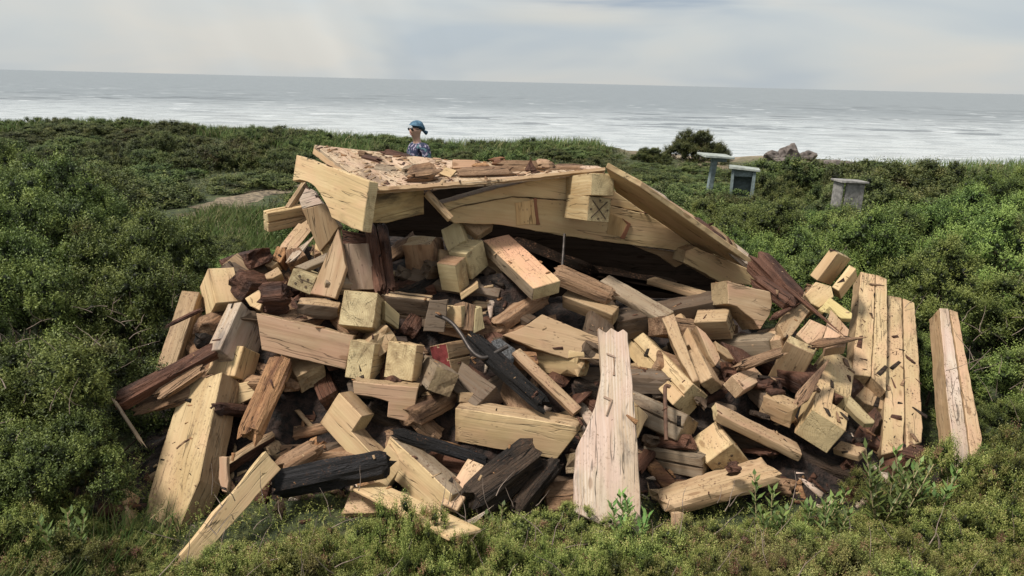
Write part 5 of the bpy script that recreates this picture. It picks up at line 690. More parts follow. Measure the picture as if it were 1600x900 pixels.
# ---------------------------------------------------------------- smaller broken pieces filling the inside of the heap
r = rs(21); cnt = 0
def piece(mk, L, a, b, ctr, yaw, pit, seed):
    bm = cell_mesh((L, a, b), [], 0, r.choice((1, 2, 3, 3)), seed, (0, 0, 0))
    m = Matrix.Translation(ctr) @ Matrix.Rotation(yaw, 4, 'Z') @ Matrix.Rotation(pit, 4, 'Y') @ Matrix.Rotation(r.uniform(-.6, .6), 4, 'X')
    return finish(bm, 'timber_fragment', [M[mk]], None, .003, m)
for i in range(60):       # heavier beams lower in the heap
    x = r.uniform(-2.0, 2.3); y = r.uniform(3.9, 5.3)
    if x > 0 and y > 4.95: continue
    z = .9*(y-3.6) - .34 - (.1 if x > 1.3 else 0)
    if x < -1.2 and y < 4.5: continue
    if float(mound_h(x, y)) < -.1 or z < .0: continue
    o_ = piece(r.choice(('TR', 'TR', 'G', 'D', 'RT', 'T', 'R', 'GD', 'Y')), r.uniform(.5, 1.0), r.uniform(.13, .2), r.uniform(.10, .18), (x, y, z), r.uniform(-1.5, 1.5), r.uniform(-.3, .3), 900+i)
    o_.name = 'timber_beam'; tag(o_, 'half buried beam low in the heap, mostly covered by the beams on top', 'beam', 'half buried beams inside the heap', 'thing')
for i in range(130):
    x = r.uniform(-2.0, 2.35); y = r.uniform(3.85, 5.5); h_ = float(mound_h(x, y))
    if h_ < -.05 or (x > 0 and y > 5.0) or (x < -1.45 and y < 4.3): continue
    surf_ = .9*(y-3.6) - .30
    z = min(h_+.03, surf_)
    mk = r.choice(('R', 'R', 'R', 'D', 'D', 'TR', 'CR', 'R', 'GD', 'RT')); L = r.uniform(.28, .75)  # mostly dark kinds, deepening the painted shade of the gaps
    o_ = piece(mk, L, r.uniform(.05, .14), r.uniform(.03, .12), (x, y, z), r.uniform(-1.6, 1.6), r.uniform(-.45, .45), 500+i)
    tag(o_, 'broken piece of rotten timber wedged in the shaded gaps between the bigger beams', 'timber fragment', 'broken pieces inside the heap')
# ---------------------------------------------------------------- vegetation
def leaf_mat(name, stops, dead=(.16, .09, .045), deadf=.06, trans=.06):
    q = NT(name); at = q.n('Attribute'); at.attribute_name = 'tint'; oi = q.n('ObjectInfo')
    col = q.ramp(at.outputs['Fac'], stops)
    hs = q.n('HueSaturation'); q.l(col, hs.inputs['Color'])
    q.l(q.math('MULTIPLY_ADD', oi.outputs['Random'], .05, .475), hs.inputs['Hue']); q.l(q.math('MULTIPLY_ADD', oi.outputs['Random'], .75, .62), hs.inputs['Value'])
    gm = q.n('NewGeometry')
    big = q.noise(gm.outputs['Position'], 1.1, 4); col2 = q.mix(q.math('MULTIPLY', q.step(big, .60, .72), .55), hs.outputs[0], dead)
    q.l(col2, q.b.inputs['Base Color']); q.b.inputs['Roughness'].default_value = .55; q.b.inputs['Specular IOR Level'].default_value = .3
    tr = q.n('BsdfTranslucent'); q.l(col2, tr.inputs['Color']); ms = q.n('MixShader'); ms.inputs[0].default_value = trans
    q.l(q.b.outputs[0], ms.inputs[1]); q.l(tr.outputs[0], ms.inputs[2]); q.l(ms.outputs[0], q.out.inputs['Surface']); return q.m
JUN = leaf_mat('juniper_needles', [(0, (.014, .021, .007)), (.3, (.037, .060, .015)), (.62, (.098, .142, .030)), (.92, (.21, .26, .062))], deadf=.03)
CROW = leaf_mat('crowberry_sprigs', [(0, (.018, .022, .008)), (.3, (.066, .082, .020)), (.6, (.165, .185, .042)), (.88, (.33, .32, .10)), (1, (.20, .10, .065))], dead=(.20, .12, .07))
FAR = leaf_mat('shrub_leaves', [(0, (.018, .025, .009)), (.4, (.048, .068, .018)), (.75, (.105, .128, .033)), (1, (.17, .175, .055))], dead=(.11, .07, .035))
GRS = leaf_mat('grass_blades', [(0, (.05, .085, .022)), (.5, (.10, .15, .04)), (.85, (.20, .20, .08)), (1, (.38, .30, .17))], dead=(.22, .17, .08))
HERB = leaf_mat('herb_leaves', [(0, (.055, .10, .025)), (.6, (.11, .17, .042)), (1, (.20, .26, .075))])
STEM = plain('woody_stem', (.10, .065, .045), .9)
def unit(v): return v/np.maximum(np.linalg.norm(v, axis=-1, keepdims=True), 1e-9)
def sprigs(rng, base, dirs, length, m, nl, nw, tint):
    """needle tufts: m needles along each shoot; returns verts, faces, tint"""
    k = len(base); t_ = np.linspace(.15, 1.0, m)[None, :, None]
    side = unit(np.cross(dirs, rng.normal(size=(k, 3))))
    bend = rng.normal(size=(k, 1, 3))*.15*length[:, None, None]*t_**2
    P_ = base[:, None, :] + dirs[:, None, :]*length[:, None, None]*t_ + bend + np.array([0, 0, 1.])*(t_**2)*.12*length[:, None, None]
    rd = unit(rng.normal(size=(k, m, 3))); rd = unit(rd - (rd*dirs[:, None, :]).sum(-1, keepdims=True)*dirs[:, None, :])
    nd = unit(dirs[:, None, :]*.55 + rd*.9); wd = unit(np.cross(nd, dirs[:, None, :] + .45*rng.normal(size=(k, m, 3))))
    l_ = nl*rng.uniform(.7, 1.3, (k, m, 1)); taper = 1.15-.45*t_
    a = P_ - wd*nw/2; b = P_ + wd*nw/2; c = P_ + nd*l_*taper
    V = np.stack([a, b, c], 2).reshape(-1, 3); F_ = np.arange(len(V)).reshape(-1, 3)
    T_ = np.clip(tint[:, None] + .22*(t_[..., 0]-.5) + rng.uniform(-.12, .12, (k, m)), 0, 1); T_ = np.repeat(T_.reshape(-1), 3)
    return V, F_, T_
ICO = [(0, 0, 1), (.894, 0, .447), (.276, .851, .447), (-.724, .526, .447), (-.724, -.526, .447), (.276, -.851, .447), (.724, .526, -.447), (-.276, .851, -.447), (-.894, 0, -.447), (-.276, -.851, -.447), (.724, -.526, -.447), (0, 0, -1)]
ICF = [(0, 1, 2), (0, 2, 3), (0, 3, 4), (0, 4, 5), (0, 5, 1), (1, 6, 2), (2, 7, 3), (3, 8, 4), (4, 9, 5), (5, 10, 1), (6, 7, 2), (7, 8, 3), (8, 9, 4), (9, 10, 5), (10, 6, 1), (11, 7, 6), (11, 8, 7), (11, 9, 8), (11, 10, 9), (11, 6, 10)]
def make_bush(name, seed, R, Hh, nlobe, nper, nsh, m, nl, nw, mat, rl, rc, flat=1.0, skirt=False):
    """a bush: lobes on a dome, tufted clumps over each lobe, needles on short shoots over each clump"""
    rng = np.random.default_rng(seed); Vs, Fs, Ts = [], [], []; off = 0; stems = []
    ico = np.array(ICO); icf = np.array(ICF)
    for i in range(nlobe):
        a = 2.399*i + rng.uniform(-.4, .4); rr = math.sqrt((i+.4)/nlobe)*rng.uniform(.85, 1.1); L_ = rng.uniform(*rl)
        top = Hh*math.sqrt(max(.03, 1-rr*rr*.93))*rng.uniform(.72, 1.08)
        c = np.array([math.cos(a)*rr*R, math.sin(a)*rr*R, max(L_*.35, top - L_)]); c[2] *= (.5 if skirt and i % 2 else 1); stems.append(c); lt = rng.normal(.34, .08); vz = rng.uniform(1.05, 1.5)
        for j in range(nper):
            d = rng.normal(size=3); d[2] = abs(d[2])*1.1 - .35; d += np.array([c[0]/R, c[1]/R, .1])*.55; d = unit(d)
            cr = rng.uniform(*rc); cc = c + d*L_*rng.uniform(.82, 1.12)*np.array([1, 1, flat*vz]); up_ = unit(d*.8+np.array([0, 0, .9]))
            V = ico*cr*.45*rng.uniform(.8, 1.2, (12, 1)) + cc; Vs.append(V); Fs.append(icf+off); Ts.append(np.full(12, .02)); off += 12  # near-black core, inner shade of the clump put into the tint
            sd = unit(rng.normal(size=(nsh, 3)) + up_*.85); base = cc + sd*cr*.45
            tint = np.clip(lt + .32*(sd@up_) + rng.normal(0, .11) + rng.normal(0, .06, nsh), 0, 1)  # shoots facing up tinted lighter: top light painted into the clump
            if rng.random() < .03: tint = tint*0+1.0
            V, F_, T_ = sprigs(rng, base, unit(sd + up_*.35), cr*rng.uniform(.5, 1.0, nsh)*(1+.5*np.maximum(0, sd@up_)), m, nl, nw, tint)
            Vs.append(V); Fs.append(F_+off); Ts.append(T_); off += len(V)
    V = np.concatenate(Vs); V[:, 2] = np.maximum(V[:, 2], -.05)
    root = bpy.data.objects.new(name, None); C.objects.link(root)
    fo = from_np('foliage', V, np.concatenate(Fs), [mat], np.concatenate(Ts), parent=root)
    bm = bmesh.new(); r = rs(seed)
    for s in stems[::2]:
        p0 = Vector((s[0]*.15, s[1]*.15, -.05)); p3 = Vector(s); pm = p0.lerp(p3, .5)+Vector((r.uniform(-.05, .05), r.uniform(-.05, .05), -.04)); prev = None
        for u in (0, .35, .7, 1):
            p = p0.lerp(pm, u).lerp(pm.lerp(p3, u), u); rad_ = .014*(1-u*.6)*(R/.6)
            row = [bm.verts.new(p+Vector((math.cos(g)*rad_, math.sin(g)*rad_, 0))) for g in (0, 2.1, 4.2)]
            if prev:
                for j in range(3): bm.faces.new((prev[j], prev[(j+1) % 3], row[(j+1) % 3], row[j]))
            prev = row
    finish(bm, 'stems', [STEM], root, 0)
    return root
def copy_thing(root, loc, rz, s):
    c = root.copy(); C.objects.link(c); c.location = loc; c.rotation_euler = (0, 0, rz); c.scale = s
    for ch in root.children: d = ch.copy(); C.objects.link(d); d.parent = c
    return c
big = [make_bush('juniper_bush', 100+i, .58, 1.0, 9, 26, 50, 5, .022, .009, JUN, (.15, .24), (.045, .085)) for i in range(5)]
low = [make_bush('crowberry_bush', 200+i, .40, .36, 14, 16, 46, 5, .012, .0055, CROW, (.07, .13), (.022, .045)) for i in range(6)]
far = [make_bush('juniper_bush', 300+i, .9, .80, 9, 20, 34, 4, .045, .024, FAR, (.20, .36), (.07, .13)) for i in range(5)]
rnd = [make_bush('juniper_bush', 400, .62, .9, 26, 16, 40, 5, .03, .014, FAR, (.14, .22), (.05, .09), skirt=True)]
used = set()
def put(kind, x, y, s, sz, label, cat, group=None, zoff=-.03, rz=None, name=None):
    r = rs(int(x*977+y*331+9)); src = kind[r.randrange(len(kind))]; rz = r.uniform(0, 6.28) if rz is None else rz
    loc = (x, y, float(ground(x, y))+zoff)
    if src not in used: used.add(src); c = src; c.location = loc; c.rotation_euler = (0, 0, rz); c.scale = (s, s, sz)
    else: c = copy_thing(src, loc, rz, (s, s, sz))
    if name: c.name = name
    tag(c, label, cat, group); return c
GL = 'junipers of the thicket left of the heap'; GR = 'junipers of the thicket right of the heap'
LL = 'dark green juniper growing in the dense thicket left of the timber heap'
LR = 'dark green juniper growing in the dense thicket right of the timber heap'
# left thicket, near: heaped crowns of different heights with dark gaps between
for x, y, s, sz in ((-2.72, 4.15, .95, 1.0), (-3.55, 4.75, 1.05, 1.30), (-2.95, 5.35, .95, 1.12), (-4.1, 5.7, 1.1, 1.45), (-3.35, 6.5, 1.05, 1.25), (-4.6, 6.9, 1.2, 1.5), 
                    (-4.0, 7.7, .9, .85), (-5.2, 8.0, 1.3, 1.55), (-2.5, 3.5, .7, .78), (-3.35, 3.75, .95, .95), (-2.95, 3.05, .8, .55), (-6.3, 8.6, 1.35, 1.5), (-4.9, 9.2, .9, .75), (-5.9, 9.9, 1.3, 1.25), (-7.4, 10.2, 1.4, 1.5)):
    put(big, x, y, s, sz, LL, 'juniper bush', GL)
# low scrub just left of the heap
for x, y, s, sz in ((-2.75, 7.2, .8, .5), (-2.3, 6.4, .65, .45), (-3.0, 8.4, .8, .5), (-2.0, 7.4, .65, .5), (-2.4, 5.6, .5, .45), (-3.7, 9.0, .8, .55), (-2.2, 8.6, .65, .4)):
    put(big, x, y, s, sz, 'low juniper scrub creeping up to the upper left edge of the timber heap', 'juniper bush', 'low junipers at the upper left edge of the heap')
# right thicket
for x, y, s, sz in ((2.85, 6.7, .95, 1.05), (3.75, 6.4, 1.05, 1.15), (4.6, 5.9, 1.05, 1.0), (3.35, 5.5, .75, .72), (4.15, 5.0, .95, .85), (2.5, 7.8, .95, 1.1), (3.55, 7.7, 1.15, 1.3), (4.7, 7.2, 1.2, 1.3), (5.9, 7.6, 1.25, 1.2),
                    (2.1, 8.9, .9, .95), (3.0, 9.0, 1.1, 1.2), (4.3, 8.8, 1.2, 1.35), (5.5, 9.0, 1.25, 1.3), (6.9, 8.9, 1.3, 1.2), (1.9, 10.3, .9, .8), (3.1, 10.4, 1.0, 1.0), (7.8, 10.4, 1.3, 1.3), (4.9, 11.3, 1.1, .75), (8.2, 12.4, 1.3, 1.3), (9.6, 12.8, 1.3, 1.1), (2.65, 5.9, .5, .5), (3.3, 4.75, .45, .45), (3.9, 4.2, .75, .6), (3.12, 4.05, .42, .38), (1.3, 9.3, .75, .7), (2.45, 4.9, .35, .35)):
    put(big, x, y, s, sz, LR, 'juniper bush', GR)
# foreground scrub
r = rs(5); k = 0
GF = 'crowberry cushions along the front of the heap'
for i in range(120):
    x = -1.35 + (i % 24)*.172 + r.uniform(-.05, .05); row = i//24; y = 3.30 - row*.20 + r.uniform(-.05, .05) - (.06 if -1 < x < .3 else 0) + max(0, x-1.2)*.16
    if abs(x) > .72*y+.5: continue
    if x < -1.0 and y > 2.95: continue
    if row == 0 and (-.6 < x < -.1) : y -= .05
    s = r.uniform(.45, .85); put(low, x, y, s, r.uniform(.5, 1.25)*(.62 if y > 3.2 else .72 if y > 2.95 else .9), 'low yellow-green crowberry cushion in the mat along the front of the timber heap', 'crowberry bush', GF)
for x, y, s, sz in ((2.35, 3.55, .7, 1.0), (2.7, 3.8, .8, 1.3), (2.95, 3.55, .9, 1.5), (2.5, 3.25, .8, 1.2), (3.1, 3.95, .8, 1.3), (2.15, 3.2, .7, 1.0), (2.8, 3.2, .9, 1.4), (2.2, 3.9, .5, .7)):
    put(low, x, y, s, sz, 'yellow-green scrub in the lower right corner beyond the separate far right beam', 'crowberry bush', 'scrub cushions in the lower right corner')
for x, y, s, sz in ((-2.35, 3.15, .7, .9), (-2.0, 2.9, .7, .8), (-1.65, 3.0, .45, .5), (-2.6, 2.75, .8, 1.0), (-1.9, 3.3, .4, .45), (-2.45, 3.5, .5, .6)):
    put(low, x, y, s, sz, 'low leafy scrub in the lower left corner in front of the junipers', 'low shrub', 'low scrub in the lower left corner')
# far belt of scrub towards the dune edge
r = rs(77); cnt = 0
GB = 'distant shrubs on the dune between heap and sea'
LB = 'low green shrub in the distant scrub belt behind the heap towards the sea'
def blocked(x, y):
    if -6.9 < x < -3.4 and 10.6 < y < 16.8 and abs(x-(-5.6)) < 1.7: return True       # path
    if -5.4 < x < -1.0 and 8.5 < y < 13.0 : return r.random() < .93                   # grassy hollow
    if 3.5 < x < 9.5 and y > 23.0: return True                                        # sand
    if x > 11.3 and 16 < y < 24: return True                                          # sandy strip far right
    if abs(x+1.28) < .8 and 6 < y < 10.4: return True                                  # person
    return False
for i in range(1500):
    y = 9.3 + 17.2*r.random()**.8; x = r.uniform(-.78, .80)*y
    if blocked(x, y) or (abs(x-5.0) < .9 and 14 < y < 20 and False): continue
    if x > 2.2 and y < 11: continue
    if any((x-a)**2+(y-b)**2 < (.62*d_)**2 for a, b, d_ in globals().setdefault('placed', [])): continue
    if cnt >= 190: break
    s = r.uniform(.55, 1.15); placed.append((x, y, 1.25 if y > 14 else 1.0)); cnt += 1
    hz = r.uniform(.45, .8)*(1.25 if x > 3 and y < 20 else 1.0)*(1.0 if y < 22 else .7)*(.45 if x > 2.6 and y > 17.5 else 1)
    if x > .5*y and y > 11: hz *= .6
    elif x > .22*y and 12 < y < 19: hz *= 1.05
    # keep clear of the three little tables
    if any(abs(x-a*y/b) < .9 and y > b-2.2 and y < b+.6 for a, b in ((4.3, 16.0), (4.8, 15.6), (6.0, 13.2))): hz *= .55
    put(far, x, y, s, hz, LB, 'shrub', GB, zoff=-.05)
for x, y, s, sz, lb in ((5.85, 24.2, 1.3, 1.1, 'round dark bush standing alone on the sandy dune edge by the sea'), (4.3, 23.6, .8, .5, 'small dark bush on the sand left of the round dark bush')):
    put(rnd, x, y, s, sz, lb, 'bush')
for x, y in ((9.2, 18.2), (10.2, 18.4), (11.3, 18.0), (7.6, 19.2), (8.4, 18.6), (6.6, 15.6+3)):
    put(far, x, y, 1.2, 1.02, 'taller dark shrub in the clump right of the middle grey table', 'shrub', 'tall shrubs right of the tables')
for x, y, sz in ((4.2, 14.9, .55), (4.75, 14.4, .58), (5.65, 12.2, .6), (6.1, 12.3, .55)):
    put(far, x, y, .7, sz, 'low green shrub directly in front of one of the three little tables', 'shrub', 'low shrubs at the foot of the tables')
for x, y, s_, sz in ((-.45, 2.98, .62, 1.35), (-.27, 2.86, .55, 1.25), (-.48, 2.8, .5, 1.1), (-.6, 3.1, .45, .9), (-.78, 2.93, .6, 1.05), (.02, 2.95, .5, .95), (1.0, 2.95, .6, 1.0), (-1.15, 2.6, .6, 1.0)):
    put(low, x, y, s_, sz, 'taller yellow-green crowberry hummock hiding the foot of the timbers at the front', 'crowberry bush', 'taller hummocks along the front of the heap')
# ground cover: sprigs and grass over the turf
def cover(name, n, region, hgt, mat, m, nl, nw, label, cat, seed, ln):
    rng = np.random.default_rng(seed); x, y = region(rng, n); z = ground(x, y)+.0
    d = unit(rng.normal(size=(len(x), 3))*np.array([.6, .6, .3])+np.array([0, 0, 1.0]))
    V, F_, T_ = sprigs(rng, np.stack([x, y, z], 1), d, rng.uniform(.5, 1.3, len(x))*ln, m, nl, nw, np.clip(.35+.5*npn(x, y, 1.7, 3)+rng.normal(0, .12, len(x)), 0, 1))
    o = from_np(name, V, F_, [mat], T_); tag(o, label, cat, kind='stuff'); return o
def reg_near(rng, n):
    y = rng.uniform(2.2, 4.4, n); x = rng.uniform(-.85, .85, n)*(y+.6); k_ = (mound_h(x, y) < .02) ; return x[k_], y[k_]
def reg_mid(rng, n):
    y = 4.2+9*rng.random(n)**1.2; x = rng.uniform(-.8, .8, n)*(y+.3); k_ = (mound_h(x, y) < .02) & ~((np.abs(x+5.6) < .9) & (y > 11)); return x[k_], y[k_]
def reg_far(rng, n):
    y = 12+15*rng.random(n); x = rng.uniform(-.8, .8, n)*y
    k_ = ~((x > 3.8) & (y + 1.2*np.sin(x) > 23.4)) & ~((x > 12) & (y > 17) & (rng.random(n) < .8)) & ~((np.abs(x+5.7) < .8) & (y < 16.5)); return x[k_], y[k_]
cover('ground_scrub', 15000, reg_near, 0, CROW, 9, .016, .006, 'mat of low crowberry and heather sprigs at the foot of the heap', 'ground cover', 1, .09)
cover('ground_scrub', 14000, reg_mid, 0, FAR, 6, .03, .011, 'low scrub carpeting the ground around the junipers', 'ground cover', 2, .10)
cover('ground_scrub', 22000, reg_far, 0, FAR, 5, .06, .024, 'low scrub covering the dune towards the sea', 'ground cover', 3, .14)
def grass(name, n, reg, hh, wd_, label, seed, lean=.35):
    rng = np.random.default_rng(seed); x, y = reg(rng, n); z = ground(x, y); k_ = len(x)
    b = np.stack([x, y, z], 1); a = rng.uniform(0, 6.28, k_); h_ = hh*rng.uniform(.5, 1.25, k_)[:, None]; ld = np.stack([np.cos(a), np.sin(a), 0*a], 1)*rng.uniform(.05, lean*2, k_)[:, None]
    sd = np.stack([-np.sin(a+1), np.cos(a+1), 0*a], 1)*wd_/2
    upv = np.array([0, 0, 1.]); p1 = b+upv*h_*.55+ld*h_*.25; p2 = b+upv*h_*.95+ld*h_
    V = np.stack([b-sd, b+sd, p1+sd*.8, p1-sd*.8, p2], 1).reshape(-1, 3); i0 = np.arange(k_)*5
    F_ = np.concatenate([np.stack([i0, i0+1, i0+2], 1), np.stack([i0, i0+2, i0+3], 1), np.stack([i0+3, i0+2, i0+4], 1)])
    o = from_np(name, V, F_, [GRS], np.repeat(np.clip(rng.normal(.5, .25, k_), 0, 1), 5)); tag(o, label, 'grass', kind='stuff')
grass('grass', 2600, lambda g, n: (g.uniform(-2.9, -1.75, n), g.uniform(2.4, 3.5, n)), .22, .006, 'green grass in the lower left corner', 11)
grass('grass', 14000, lambda g, n: (g.uniform(-5.6, -1.8, n), g.uniform(8.4, 13.5, n)), .22, .012, 'short grass in the hollow left of the heap', 12)
grass('grass', 16000, lambda g, n: (lambda x: (x, edge_y(x)-g.uniform(-.6, 3.5, n)))(np.where(g.random(n) < .8, g.uniform(-20, 3.2, n), g.uniform(12, 20, n))), .38, .02, 'pale dune grass along the edge above the sea', 13)
# dead twigs sticking out of the scrub
def twigs(n, reg, label, seed):
    r = rs(seed); Vs, Fs = [], []
    for i in range(n):
        x, y, h0 = reg(r); p = Vector((x, y, float(ground(x, y))+h0)); d = Vector((r.uniform(-1, 1), r.uniform(-1, 1), r.uniform(.3, 1.6))).normalized(); L = r.uniform(.08, .24); prev = None
        for k in range(5):
            w_ = .0032*(1-k/5.5); b0 = len(Vs); sd = d.cross(Vector((.3, .9, .2))).normalized(); s2 = d.cross(sd)
            for g in (0, 2.1, 4.2): Vs.append(p+sd*math.cos(g)*w_+s2*math.sin(g)*w_)
            if prev is not None:
                for j in range(3): Fs += [(prev+j, prev+(j+1) % 3, b0+(j+1) % 3), (prev+j, b0+(j+1) % 3, b0+j)]
            prev = b0; p = p+d*L/4; d = (d+Vector((r.uniform(-.3, .3), r.uniform(-.3, .3), r.uniform(-.25, .2)))).normalized()
    o = from_np('dead_twigs', [tuple(v) for v in Vs], Fs, [plain('dead_twig', (.20, .15, .12), .9)]); tag(o, label, 'twigs', kind='stuff')
twigs(220, lambda r: (r.uniform(-1.6, 2.6), r.uniform(2.5, 3.5), r.uniform(.12, .3)), 'thin dead twigs poking out of the scrub in the foreground', 31)
twigs(160, lambda r: (r.uniform(-3.6, -2.3), r.uniform(3.2, 5.6), r.uniform(.3, .95)), 'thin dead twigs poking out of the junipers on the left', 32)
twigs(160, lambda r: (r.uniform(2.6, 5.0), r.uniform(4.2, 7.2), r.uniform(.3, .9)), 'thin dead twigs poking out of the junipers on the right', 33)
# leafy stalks in front
def stalk_plant(x, y, n, h_, seed, label, ll=.07):
    r = rs(seed); root = bpy.data.objects.new('leafy_plant', None); C.objects.link(root); root.location = (x, y, float(ground(x, y)))
    bm = bmesh.new(); Vs, Fs, Ts = [], [], []
    for i in range(n):
        a = r.uniform(0, 6.28); q0 = Vector((r.uniform(-.05, .05), r.uniform(-.05, .05), 0)); ln_ = h_*r.uniform(.65, 1.0); dr = Vector((math.cos(a)*.28, math.sin(a)*.28, 1)).normalized(); tip = q0+dr*ln_; prev = None
        for u in (0, .5, 1):
            p = q0.lerp(tip, u); row = [bm.verts.new(p+Vector((math.cos(g)*.003, math.sin(g)*.003, 0))) for g in (0, 2.1, 4.2)]
            if prev:
                for j in range(3): bm.faces.new((prev[j], prev[(j+1) % 3], row[(j+1) % 3], row[j]))
            prev = row
        nl_ = 30
        for k_ in range(nl_):
            u = .15+.85*k_/nl_; p = q0.lerp(tip, u); g = k_*2.4+i; l_ = ll*r.uniform(.9, 1.4)*(1.15-.5*u); od = Vector((math.cos(g), math.sin(g), .55+.8*u)).normalized(); sd = od.cross(Vector((0, 0, 1))).normalized()*.011
            b0 = len(Vs); Vs += [p, p+od*l_*.5+sd, p+od*l_-Vector((0, 0, .25*l_*(1-u))), p+od*l_*.5-sd]; Fs += [(b0, b0+1, b0+2), (b0, b0+2, b0+3)]; tv = r.uniform(.2, 1); Ts += [tv]*4
    from_np('leaves', [tuple(v) for v in Vs], Fs, [HERB], Ts, parent=root); finish(bm, 'stalks', [M['YG']], root, 0); tag(root, label, 'plant')
stalk_plant(2.02, 3.45, 11, .62, 1, 'tall leafy green plant in front of the right stack of beams', .085)
stalk_plant(2.25, 3.55, 8, .52, 6, 'narrow-leaved plant between the right stack and the far right beam', .08)
stalk_plant(1.62, 3.38, 7, .46, 2, 'small leafy plant in front of the broad notched beam')
stalk_plant(1.38, 3.36, 6, .42, 3, 'small leafy plant right of the split half log')
stalk_plant(.66, 3.3, 7, .42, 4, 'leafy plant just right of the foot of the tall white plank')
stalk_plant(-2.05, 2.95, 7, .45, 5, 'leafy herb in the lower left corner', .07)
stalk_plant(-.02, 3.25, 5, .34, 7, 'small green sprout under the charred striated log', .05)
# ---------------------------------------------------------------- person behind the roof
def skin_body(name, verts, edges, radii, mat, parent=None, sub=2, root_i=0):
    me = bpy.data.meshes.new(name); me.from_pydata(verts, edges, []); o = link(name, me, mat, parent)
    s_ = o.modifiers.new('skin', 'SKIN'); s_.use_smooth_shade = True
    for i, rr in enumerate(radii):
        v = me.skin_vertices[0].data[i]; v.radius = rr if isinstance(rr, tuple) else (rr, rr); v.use_root = (i == root_i)
    m = o.modifiers.new('sub', 'SUBSURF'); m.levels = sub; m.render_levels = sub; return o
def apply_mods(o):
    dg = bpy.context.evaluated_depsgraph_get(); dg.update(); me = bpy.data.meshes.new_from_object(o.evaluated_get(dg)); o.modifiers.clear(); old = o.data; o.data = me; return o
SKIN = plain('skin', (.50, .30, .22), .5, 0, .08)
q = NT('floral_cloth'); t = q.n('TexCoord'); v1 = q.n('TexVoronoi'); v1.inputs['Scale'].default_value = 26; q.l(t.outputs['Object'], v1.inputs['Vector'])
fl = q.step(q.noise(t.outputs['Object'], 26, 3, .6), .53, .60)
cc = q.mix(fl, (.012, .018, .05), (.30, .25, .33)); cc = q.mix(q.step(q.noise(t.outputs['Object'], 15, 2), .6, .64), cc, (.06, .13, .15)); q.l(cc, q.b.inputs['Base Color']); q.b.inputs['Roughness'].default_value = .85; FLO = q.m
q = NT('bandana_cloth'); t = q.n('TexCoord'); q.l(q.mix(q.step(q.noise(t.outputs['Object'], 30, 3), .45, .6), (.035, .085, .14), (.08, .165, .24)), q.b.inputs['Base Color']); q.b.inputs['Roughness'].default_value = .9; BAN = q.m
px_, py_ = -1.30, 9.9; gz = float(ground(px_, py_))
person = bpy.data.objects.new('person', None); C.objects.link(person); person.location = (px_, py_, gz); person.rotation_euler = (0, 0, rad(-48)); person.scale = (1.0, 1.0, 1.0)
tag(person, 'person in a dark floral blouse, blue headscarf and sunglasses standing behind the fallen roof', 'person')
S = (1.87-gz)/1.66   # stature so the head shows above the roof
# local frame: faces -Y
V_ = [(0, 0, .92), (0, .0, 1.10), (0, .0, 1.28), (0, .01, 1.39), (0, .0, 1.445),                       # pelvis..neck
      (.15, .02, 1.35), (.20, .0, 1.10), (.18, -.12, .90), (.17, -.17, .84), (-.15, .02, 1.35), (-.20, .0, 1.10), (-.18, -.12, .90), (-.17, -.17, .84),
      (.09, 0, .86), (.10, -.01, .48), (.10, .02, .08), (.10, -.14, .03), (-.09, 0, .86), (-.10, -.01, .48), (-.10, .02, .08), (-.10, -.14, .03),
      (0, -.03, 1.53), (0, -.025, 1.60)]
E_ = [(0, 1), (1, 2), (2, 3), (3, 4), (3, 5), (5, 6), (6, 7), (7, 8), (3, 9), (9, 10), (10, 11), (11, 12), (0, 13), (13, 14), (14, 15), (15, 16), (0, 17), (17, 18), (18, 19), (19, 20), (4, 21), (21, 22)]
R_ = [(.12, .09), (.09, .07), (.09, .07), (.05, .05), .036, .035, .035, .033, .03, .035, .035, .033, .03, .085, .055, .038, .035, .085, .055, .038, .035, (.07, .078), (.105, .12)]
body = skin_body('body', [tuple(c*S for c in v) for v in V_], E_, R_, SKIN, person)
# blouse follows the trunk and upper arms; trousers follow the legs
bv = [(0, 0, .86), (0, 0, 1.10), (0, 0, 1.28), (0, .01, 1.395), (.15, .02, 1.345), (.20, .0, 1.12), (.19, -.07, 1.0), (-.15, .02, 1.345), (-.20, .0, 1.12), (-.19, -.07, 1.0)]
skin_body('blouse', [tuple(c*S for c in v) for v in bv], [(0, 1), (1, 2), (2, 3), (3, 4), (4, 5), (5, 6), (3, 7), (7, 8), (8, 9)], [(.17, .14), (.15, .125), (.155, .13), (.105, .09), .068, .056, .052, .062, .056, .052], FLO, person)
tv = [(0, 0, .90), (.09, 0, .84), (.10, -.01, .48), (.10, .02, .12), (-.09, 0, .84), (-.10, -.01, .48), (-.10, .02, .12)]
skin_body('trousers', [tuple(c*S for c in v) for v in tv], [(0, 1), (1, 2), (2, 3), (0, 4), (4, 5), (5, 6)], [(.16, .12), .10, .07, .055, .10, .07, .055], plain('trouser_cloth', (.03, .035, .05), .9), person)
hz_ = 1.565*S
bm = bmesh.new(); bmesh.ops.create_uvsphere(bm, u_segments=24, v_segments=16, radius=1.0)
for v in bm.verts:
    c = v.co; c.x *= .096; c.y *= .118; c.z *= .105
    if c.z < .02 and c.y > -.02: c.z = .02 - (.02-c.z)*.35
    if c.z < .045 and c.y < 0: c.z = max(c.z, .032 + .01*(c.y/-.1))
    if c.y > .06: c.z -= .02
finish(bm, 'headscarf', [BAN], person, 0, smooth=True).location = (0, -.005, hz_+.02)
bm = bmesh.new(); bmesh.ops.create_cone(bm, cap_ends=True, segments=8, radius1=.03, radius2=.012, depth=.08, matrix=Matrix.Translation((.0, .115, -.045)) @ Matrix.Rotation(rad(60), 4, 'X')); finish(bm, 'scarf_knot', [BAN], person, 0, smooth=True).location = (0, 0, hz_+.02)
bm = bmesh.new()
